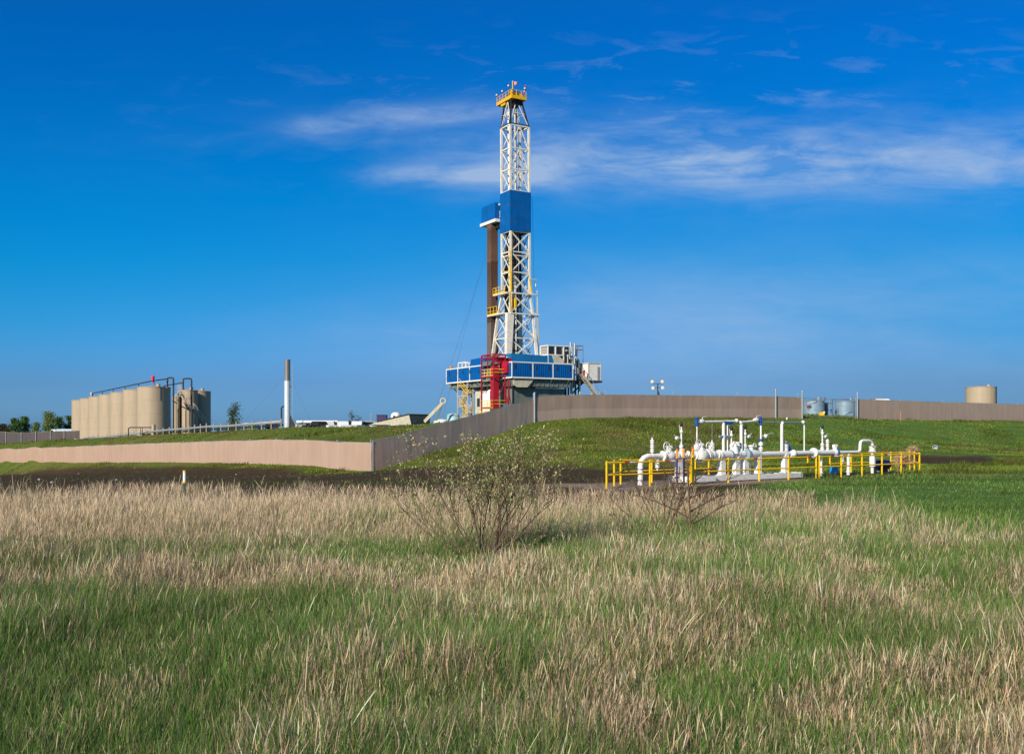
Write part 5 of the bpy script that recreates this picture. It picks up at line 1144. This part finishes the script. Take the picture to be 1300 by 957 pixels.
# tumbleweeds
def tumble(px, py, t, r, label):
    s = sst(px,t); p = spt(s,t); d = p.y; z = PZ(py,d); rr = random.Random(int(px)); m = MB()
    for k in range(230):
        a = Vector((rr.gauss(0,1),rr.gauss(0,1),rr.gauss(0,1))).normalized(); b = (a+Vector((rr.gauss(0,.5),rr.gauss(0,.5),rr.gauss(0,.5)))).normalized()
        m.path([a*r*rr.uniform(.1,.4)+Vector((0,0,0)), (a+b)*.5*r*.75, b*r*rr.uniform(.75,1.1)], [.012,.009,.004], 3)
    o = m.build('tumbleweed', M['straw'], None, False, (p.x,p.y,z)); o.scale = (1.15,1,.95); tag(o, label, 'tumbleweed')
tumble(1147, 585, .5, .62, 'large brown tumbleweed caught in the yellow railing at the right'); tumble(1159, 571.5, SW+.6, .38, 'small brown tumbleweed behind the far end of the yellow railing')
# dark culvert mouth on slope
cv = thing('culvert_pipe', 'short grey pipe end lying in the grass below the right fence', 'pipe', (PX(1188,96),96,h1(PX(1188,96),96)+.12), R(60))
MB().lathe([(.001,-.3),(.2,-.3),(.2,-.55),(.24,-.55),(.24,.55),(.001,.55)],n=18,axis=0).build('pipe', M['steel'], cv, True)

# ------------------------------------------------------------------ shrubs and trees
def tree_branches(stems, rr, depth=2, spread=.5, twig=4, r0=.02, wob=.12, up=.35, tz=(-.1,.6)):
    m = MB(); tips = []
    def grow(p, d, L_, r, lev):
        n = 5; pts = [p]; q = p.copy(); dd = d.copy()
        for i in range(n):
            dd = (dd+Vector((rr.gauss(0,wob),rr.gauss(0,wob),rr.gauss(0,wob)+up/n))).normalized(); q = q+dd*L_/n; pts.append(q.copy())
        m.path(pts, [lerp(r, r*.35, i/n) for i in range(n+1)], 5 if lev == 0 else 4)
        for i in range(1 if lev else 2, n+1): tips.append((pts[i-1], pts[i], lev))
        if lev < depth:
            for k in range(twig):
                f = rr.uniform(.3,.95); i = min(n-1, int(f*n)); b = pts[i].lerp(pts[i+1], f*n-i)
                side = Vector((rr.gauss(0,1),rr.gauss(0,1),rr.uniform(*tz))).normalized(); grow(b, (dd*.75+side*spread).normalized(), L_*rr.uniform(.35,.6), r*.5, lev+1)
    for (p, d, L_) in stems: grow(Vector(p), Vector(d).normalized(), L_, r0*rr.uniform(.7,1.3), 0)
    return m, tips
def leaf_mesh(name, tips, rr, per, size, pal, parent, minlev=1, asp=.35, jit=.03, flat=False):
    V = []; Fc = []; Cc = []
    for (a, b, lev) in tips:
        if lev < minlev: continue
        for k in range(per if isinstance(per,int) else (1 if rr.random() < per else 0)):
            p = a.lerp(b, rr.random())+Vector((rr.gauss(0,jit),rr.gauss(0,jit),rr.gauss(0,jit)))
            d = ((b-a).normalized()+Vector((rr.gauss(0,.6),rr.gauss(0,.6),rr.gauss(0,.6)))).normalized(); s = d.cross(Vector((rr.gauss(0,1),rr.gauss(0,1),rr.gauss(0,1)))).normalized(); L_ = size*rr.uniform(.6,1.4)
            n = len(V); V += [p, p+d*L_*.5+s*L_*asp/2, p+d*L_, p+d*L_*.5-s*L_*asp/2]; Fc.append((n,n+1,n+2,n+3))
            c = rr.choice(pal); g = rr.uniform(.75,1.25); Cc += [(c[0]*g,c[1]*g,c[2]*g,1)]*4
    me = bpy.data.meshes.new(name); me.from_pydata(V, [], Fc); at2 = me.attributes.new('col','FLOAT_COLOR','POINT'); at2.data.foreach_set('color', np.array(Cc,'f').reshape(-1)); me.materials.append(M['leaf'])
    o = bpy.data.objects.new(name, me); C.objects.link(o); o.parent = parent; return o
rr = random.Random(5)
d = 18.7; wil = thing('willow_bush', 'large leafy willow shrub with many thin upright stems in the field', 'shrub', (PX(612,d),d,h1(PX(612,d),d)))
stems = []
for k in range(13):
    a = rr.uniform(0, 2*math.pi); tl = abs(rr.gauss(0,.55)); stems.append(((rr.gauss(0,.2)+math.cos(a)*.08,rr.gauss(0,.16),0),(math.cos(a)*tl,math.sin(a)*tl*.8,1),rr.uniform(1.1,1.65)))
for (dx,dz,L_) in ((-1.5,.75,1.75),(-1.4,.9,1.8),(-1.5,1.2,1.7),(1.25,.85,1.9),(1.4,.75,1.75),(1.5,.45,1.3),(-1.1,1.1,1.9),(.85,1.25,2.1),(.6,1.4,2.0),(-.6,1.3,2.0),(.2,1.4,1.9),(-.2,1.4,1.9),(0.55,1.5,2.1),(.95,1.0,2.0)): stems.append(((dx*.08,rr.uniform(-.15,.15),0),(dx,rr.uniform(-.4,.4),dz),L_))
m, tips = tree_branches(stems, rr, 2, .55, 5, .014, .09, .4, (.3,1.3))
m.v = [(a,b,c if c < 2.15 else 2.15+(c-2.15)*.45) for a,b,c in m.v]; sq_ = lambda p: Vector((p.x,p.y,p.z if p.z < 2.15 else 2.15+(p.z-2.15)*.45)); tips = [(sq_(a),sq_(b),l) for a,b,l in tips]
m.build('branches', M['bark'], wil, True)
leaf_mesh('leaves', [t for t in tips if rr.random() < (.85 if t[1].z > .9 else .2)], rr, 1, .05, [(.30,.36,.11),(.38,.42,.17),(.22,.30,.08),(.48,.47,.24),(.32,.36,.15)], wil, 1, .42, .02)
cat_t = [t for t in tips if t[2] >= 1 and t[1].z > 1.15]
leaf_mesh('catkins', cat_t, rr, .6, .05, [(.66,.56,.30),(.58,.52,.27),(.52,.46,.24)], wil, 1, .45, .02)
rr = random.Random(8)
d = 22.; sh2 = thing('bare_shrub', 'sparse brown shrub with few leaves right of the leafy willow', 'shrub', (PX(876,d),d,h1(PX(876,d),d)))
stems = [((0,0,0),(.0,0,1),1.75),((.02,0,.0),(-.08,.1,1),1.5)]+[((0,0,z_),(sx_,rr.gauss(0,.3),uz),L_*1.25) for z_,sx_,uz,L_ in ((.45,-1,.5,.75),(.6,1,.45,.95),(.8,-1,.6,.6),(.9,1,.5,.9),(1.05,-1,.5,.5),(.35,1,.4,.7),(1.2,1,.6,.5))]
m, tips = tree_branches(stems, rr, 2, .5, 3, .026, .07, .15); m.build('branches', M['bark'], sh2, True); leaf_mesh('leaves', tips, rr, .5, .045, [(.10,.15,.05),(.2,.2,.08),(.3,.24,.12)], sh2, 1)
sh3 = thing('bare_shrub', 'low spreading bare shrub between the willow and the railing posts', 'shrub', (PX(843,d+.3),d+.3,h1(PX(843,d),d)))
stems = [((0,0,0),(rr.gauss(0,.35),rr.gauss(0,.3),1),rr.uniform(1.1,1.75)) for k in range(6)]+[((-.35,0,0.05),(-1.25,0,1.0),1.5),((.2,0,0),(.9,.1,.8),.9),((-.3,0,.1),(-1.2,.1,.7),.8)]
m, tips = tree_branches(stems, rr, 2, .5, 3, .021, .09, .2); m.build('branches', M['bark'], sh3, True); leaf_mesh('leaves', tips, rr, 1, .05, [(.07,.13,.04),(.10,.17,.05),(.16,.17,.07)], sh3, 1)
def tree(name, label, px, pyt, pyb, d, wpx, pal, n=1500, seed=1, dens=1., drop=1.5, group=None, trunkr=.16, leaf=.5, tall=False):
    rr = random.Random(seed); z0 = PZ(pyb,d)-drop; hgt = PZ(pyt,d)-z0; w = wpx/F*d; t = thing(name, label, 'tree', (PX(px,d),d,z0), 0, group)
    m = MB(); m.path([(0,0,0),(rr.gauss(0,.1),0,hgt*.4),(rr.gauss(0,.2),0,hgt*.85)],[trunkr,trunkr*.7,trunkr*.2],7)
    cl = []
    for k in range(30 if not tall else 9):
        f = rr.uniform(.12,.95); a = rr.uniform(0,2*math.pi); ra = w*.38*math.sqrt(rr.random())*(1-.5*max(0,f-.5)*2); p = Vector((math.cos(a)*ra,math.sin(a)*ra,hgt*f)); cl.append((p, w*rr.uniform(.13,.24)))
        m.path([(0,0,hgt*f*.55),tuple(p*.5+Vector((0,0,hgt*f*.38))),tuple(p)],[trunkr*.4,trunkr*.25,trunkr*.1],4)
    m.build('trunk', M['treebark'], t, True)
    V = []; Fc = []; Cc = []
    for k in range(n):
        c, r = rr.choice(cl); q = Vector((rr.gauss(0,1),rr.gauss(0,1),rr.gauss(0,1)*(1.6 if tall else 1)))*r*.62; p = c+q
        if p.z > hgt*1.02 or p.z < hgt*.05: continue
        s1 = Vector((rr.gauss(0,1),rr.gauss(0,1),rr.gauss(0,1))).normalized(); s2 = s1.orthogonal().normalized(); L_ = leaf*rr.uniform(.5,1.3); i = len(V); V += [p-s1*L_*.5, p+s2*L_*.3, p+s1*L_*.5, p-s2*L_*.3]; Fc.append((i,i+1,i+2,i+3))
        cc = rr.choice(pal); g = rr.uniform(.7,1.3); Cc += [(cc[0]*g,cc[1]*g,cc[2]*g,1)]*4
    me = bpy.data.meshes.new('crown'); me.from_pydata(V,[],Fc); a2 = me.attributes.new('col','FLOAT_COLOR','POINT'); a2.data.foreach_set('color',np.array(Cc,'f').reshape(-1)); me.materials.append(M['leaf'])
    o = bpy.data.objects.new('crown', me); C.objects.link(o); o.parent = t
    return t
FG = [(.09,.17,.04),(.13,.21,.05),(.06,.12,.03)]; YG = [(.20,.26,.07),(.15,.22,.06),(.24,.27,.09)]; BR = [(.07,.055,.045),(.09,.07,.05),(.05,.05,.035)]
grp = 'trees beyond the far left fence'
tree('leafy_tree','low dark brown thicket tree at the left edge of the photo',3,538,549,380,17,BR,2200,2,group=grp,leaf=.45)
tree('leafy_tree','dark green tree left of the tallest clump beyond the far fence',20,531,549,370,15,FG,2200,3,group=grp)
tree('leafy_tree','round dark green tree, second of the clump beyond the far fence',31,529,549,375,16,FG,2600,4,group=grp)
tree('leafy_tree','small yellow green tree in the dip between the two clumps',45,536,549,370,13,YG,1500,5,group=grp)
tree('leafy_tree','tallest yellow green tree beyond the far fence',62,522.5,549,365,19,YG,3000,6,group=grp)
tree('leafy_tree','green tree just right of the tallest one beyond the fence',74,529,549,372,15,FG,2200,7,group=grp)
tree('leafy_tree','dark tree touching the farthest tan tank',87,528,549,376,14,FG,2200,8,group=grp)
tree('leafy_tree','brown leaved low tree between the left clump and the edge',10,540,549,372,10,BR,900,12,group=grp,leaf=.4)
tree('poplar_tree','airy young poplar standing between the stairs and the flare stack',295,511,543,160,25,[(.09,.13,.04),(.13,.17,.05),(.07,.10,.04)],1700,9,leaf=.22,drop=.8,trunkr=.09,tall=True)
tree('thin_tree','thin nearly bare tree behind the parked trucks',447,521,538,176,11,[(.09,.12,.06),(.12,.13,.07)],260,10,leaf=.2,drop=.6,trunkr=.05,tall=True)
tree('thin_tree','faint second bare sapling right of the thin bare tree',455,526,538,178,7,[(.10,.12,.06)],110,11,leaf=.2,drop=.6,trunkr=.04,tall=True)
# stones in the soil
rr = random.Random(4); s0_ = None
for i,(px,py,lab) in enumerate(((148,610.5,'pale stone in the soil nearest the white marker post'),(8,601,'pale stone in the soil at the left edge'),(66,614,'pale stone low in the soil, left part'),(171,595,'small pale stone near the peach fence'),(300,603,'small pale stone in the soil right of the marker post'),(50,610,'small stone left of the low pale stone'),(100,602,'tiny pale stone in the middle of the left soil'))):
    dd_ = 60.
    for _ in range(30):
        z = h1(PX(px,dd_),dd_); dd_ = lerp(dd_, (CZ-z)*F/(py-HZ), .6)
    m = MB(); m.lathe([(.001,-.1),(.13,-.05),(.16,.03),(.1,.1),(.001,.13)],n=8)
    m.v = [(a*rr.uniform(.45,.8),b*rr.uniform(.5,.7),c*rr.uniform(.4,.7)) for a,b,c in m.v]; o = m.build('stone', M['stone'], None, True, (PX(px,dd_),dd_,h1(PX(px,dd_),dd_)+.05)); tag(o, lab, 'stone', 'pale stones in the tilled soil')

# ------------------------------------------------------------------ world, sun, camera
W = bpy.data.worlds.new('World'); S.world = W; W.use_nodes = True; nt = W.node_tree; N = nt.nodes; L = nt.links
bg = N['Background']; SUN_EL, SUN_AZ = R(29), R(214.5)
sky = N.new('ShaderNodeTexSky'); sky.sky_type = 'NISHITA'; sky.sun_disc = False; sky.sun_elevation = SUN_EL; sky.sun_rotation = SUN_AZ; sky.air_density = 1.0; sky.dust_density = .6; sky.ozone_density = 2.0
hsv = N.new('ShaderNodeHueSaturation'); hsv.inputs['Saturation'].default_value = 1.35; hsv.inputs['Value'].default_value = 1.0; hsv.inputs['Hue'].default_value = .5; L.new(sky.outputs[0], hsv.inputs['Color'])
tc = N.new('ShaderNodeTexCoord'); sp = N.new('ShaderNodeSeparateXYZ'); L.new(tc.outputs['Generated'], sp.inputs[0])
def Mt(op, a, b=None, c=None, clamp=False):
    n = N.new('ShaderNodeMath'); n.operation = op; n.use_clamp = clamp
    for i, v in enumerate((a,b,c)):
        if v is None: continue
        if isinstance(v, (int,float)): n.inputs[i].default_value = v
        else: L.new(v, n.inputs[i])
    return n.outputs[0]
yy = Mt('MAXIMUM', Mt('ABSOLUTE', sp.outputs['Y']), .05)
U = Mt('DIVIDE', sp.outputs['X'], yy); V_ = Mt('DIVIDE', sp.outputs['Z'], yy)
cmb = N.new('ShaderNodeCombineXYZ'); L.new(U, cmb.inputs[0]); L.new(V_, cmb.inputs[1])
def noise(sx, sy, rot=0, det=8, rough=.6, loc=0, dist=.3):
    mp = N.new('ShaderNodeMapping'); mp.inputs['Scale'].default_value = (sx,sy,1); mp.inputs['Rotation'].default_value = (0,0,rot); mp.inputs['Location'].default_value = (loc,loc*.7,0); L.new(cmb.outputs[0], mp.inputs[0])
    n = N.new('ShaderNodeTexNoise'); n.inputs['Scale'].default_value = 1; n.inputs['Detail'].default_value = det; n.inputs['Roughness'].default_value = rough; n.inputs['Distortion'].default_value = dist; L.new(mp.outputs[0], n.inputs['Vector']); return n.outputs['Fac']
def blob(px, py, sx, sy, slope=0, p=2):
    cu, cv = (px-CX)/F, (HZ-py)/F; du = Mt('SUBTRACT', U, cu); dv = Mt('SUBTRACT', Mt('SUBTRACT', V_, cv), Mt('MULTIPLY', du, slope))
    a = Mt('POWER', Mt('ABSOLUTE', Mt('DIVIDE', du, sx/F)), p); b = Mt('POWER', Mt('ABSOLUTE', Mt('DIVIDE', dv, sy/F)), 2)
    return Mt('EXPONENT', Mt('MULTIPLY', Mt('ADD', a, b), -1.0))
n1 = noise(4.0, 19, R(6), 9, .6, 1.3, .5); n2 = noise(13, 46, R(9), 9, .62, 4.1, .45); n3 = noise(1.4, 4.5, R(3), 6, .55, 7.7, .3)
tex = Mt('ADD', Mt('MULTIPLY', n1, .6), Mt('MULTIPLY', n2, .4))
tx = Mt('MULTIPLY_ADD', tex, 5.0, -2.05, clamp=True)
m1 = blob(515, 149, 150, 14, .09, 4); m2 = blob(800, 205, 240, 34, .03, 4); m3 = blob(1200, 208, 330, 36, .02, 4); m4 = blob(570, 222, 120, 12, .0, 4)
m1b = blob(1000,190,500,55,0,2)
cl = Mt('ADD', Mt('MULTIPLY', m1, .8), Mt('ADD', Mt('MULTIPLY', m2, .95), Mt('ADD', Mt('MULTIPLY', m3, .85), Mt('MULTIPLY', m4, .8))))
cl = Mt('ADD', Mt('MULTIPLY', cl, Mt('MULTIPLY_ADD', tx, .85, .22)), Mt('MULTIPLY', Mt('MULTIPLY', m1b, tx), .3))
wide = Mt('MULTIPLY', Mt('ADD', blob(1100, 400, 470, 95, .03, 2), Mt('MULTIPLY', blob(480,440,260,50,0,2), .4)), Mt('MULTIPLY_ADD', n3, 2.2, -.55, clamp=True))
wisps = Mt('MULTIPLY', Mt('MULTIPLY', blob(860, 110, 460, 60, .05, 2), Mt('MULTIPLY_ADD', n2, 5, -2.7, clamp=True)), .25)
cf = Mt('ADD', Mt('MULTIPLY', cl, .72), Mt('ADD', Mt('MULTIPLY', Mt('MULTIPLY', wide, Mt('MULTIPLY_ADD', tx, .4, .7)), .72), wisps), clamp=True)
cfm = Mt('MINIMUM', cf, .8)
tr_ = N.new('ShaderNodeValToRGB'); L.new(V_, tr_.inputs[0]); TL = [((HZ-y)/F, c) for y, c in ((548,(.33,.78,2.1)),(485,(.28,.62,1.45)),(400,(.12,.78,1.42)),(330,(.03,.88,1.42)),(250,(.006,.92,1.48)),(20,(.006,.84,1.5)))]+[(.75,(.7,.95,1.25))]
el = tr_.color_ramp.elements
while len(el) < len(TL): el.new(.5)
for e_, (q, c) in zip(el, TL): e_.position = max(0,q); e_.color = (c[0]/3, c[1]/3, c[2]/3, 1)
tm_ = N.new('ShaderNodeMixRGB'); tm_.blend_type = 'MULTIPLY'; tm_.inputs[0].default_value = 1; L.new(hsv.outputs[0], tm_.inputs[1]); L.new(tr_.outputs[0], tm_.inputs[2])
sc3 = N.new('ShaderNodeMixRGB'); sc3.blend_type = 'MULTIPLY'; sc3.inputs[0].default_value = 1; L.new(tm_.outputs[0], sc3.inputs[1]); sc3.inputs[2].default_value = (3,3,3,1)
dimf = Mt('SUBTRACT', 1.0, Mt('MULTIPLY', Mt('MULTIPLY', Mt('MULTIPLY_ADD', U, 1.3, .5, clamp=True), Mt('MULTIPLY_ADD', V_, -2.6, 1.0, clamp=True)), .36))
dm3 = N.new('ShaderNodeMixRGB'); dm3.blend_type = 'MULTIPLY'; dm3.inputs[0].default_value = 1; L.new(sc3.outputs[0], dm3.inputs[1]); L.new(dimf, dm3.inputs[2])
mx = N.new('ShaderNodeMixRGB'); L.new(cfm, mx.inputs[0]); L.new(dm3.outputs[0], mx.inputs[1]); mx.inputs[2].default_value = (4.7, 6.3, 8.8, 1)
L.new(mx.outputs[0], bg.inputs['Color']); bg.inputs['Strength'].default_value = .075
CLOUD = mx
sl = bpy.data.lights.new('sun', 'SUN'); sl.energy = 5.0; sl.angle = R(.53); sl.color = (1,.88,.70); so_ = bpy.data.objects.new('sun', sl); C.objects.link(so_)
sd = Vector((math.sin(SUN_AZ)*math.cos(SUN_EL), math.cos(SUN_AZ)*math.cos(SUN_EL), math.sin(SUN_EL))); so_.rotation_euler = sd.to_track_quat('Z','Y').to_euler(); so_.location = (0,0,80)
cam = bpy.data.cameras.new('camera'); cam.sensor_width = 36; cam.lens = 36*F/1300; cam.shift_y = (HZ-478.5)/1300; cam.clip_end = 20000; cam.clip_start = .1
co = bpy.data.objects.new('camera', cam); C.objects.link(co); co.location = (0,0,CZ); co.rotation_euler = (R(90),0,0); S.camera = co
S.view_settings.view_transform = 'Standard'; S.view_settings.look = 'None'; S.view_settings.exposure = .18; S.view_settings.gamma = 1
S.cycles.use_denoising = True; S.cycles.max_bounces = 6; S.cycles.transparent_max_bounces = 4
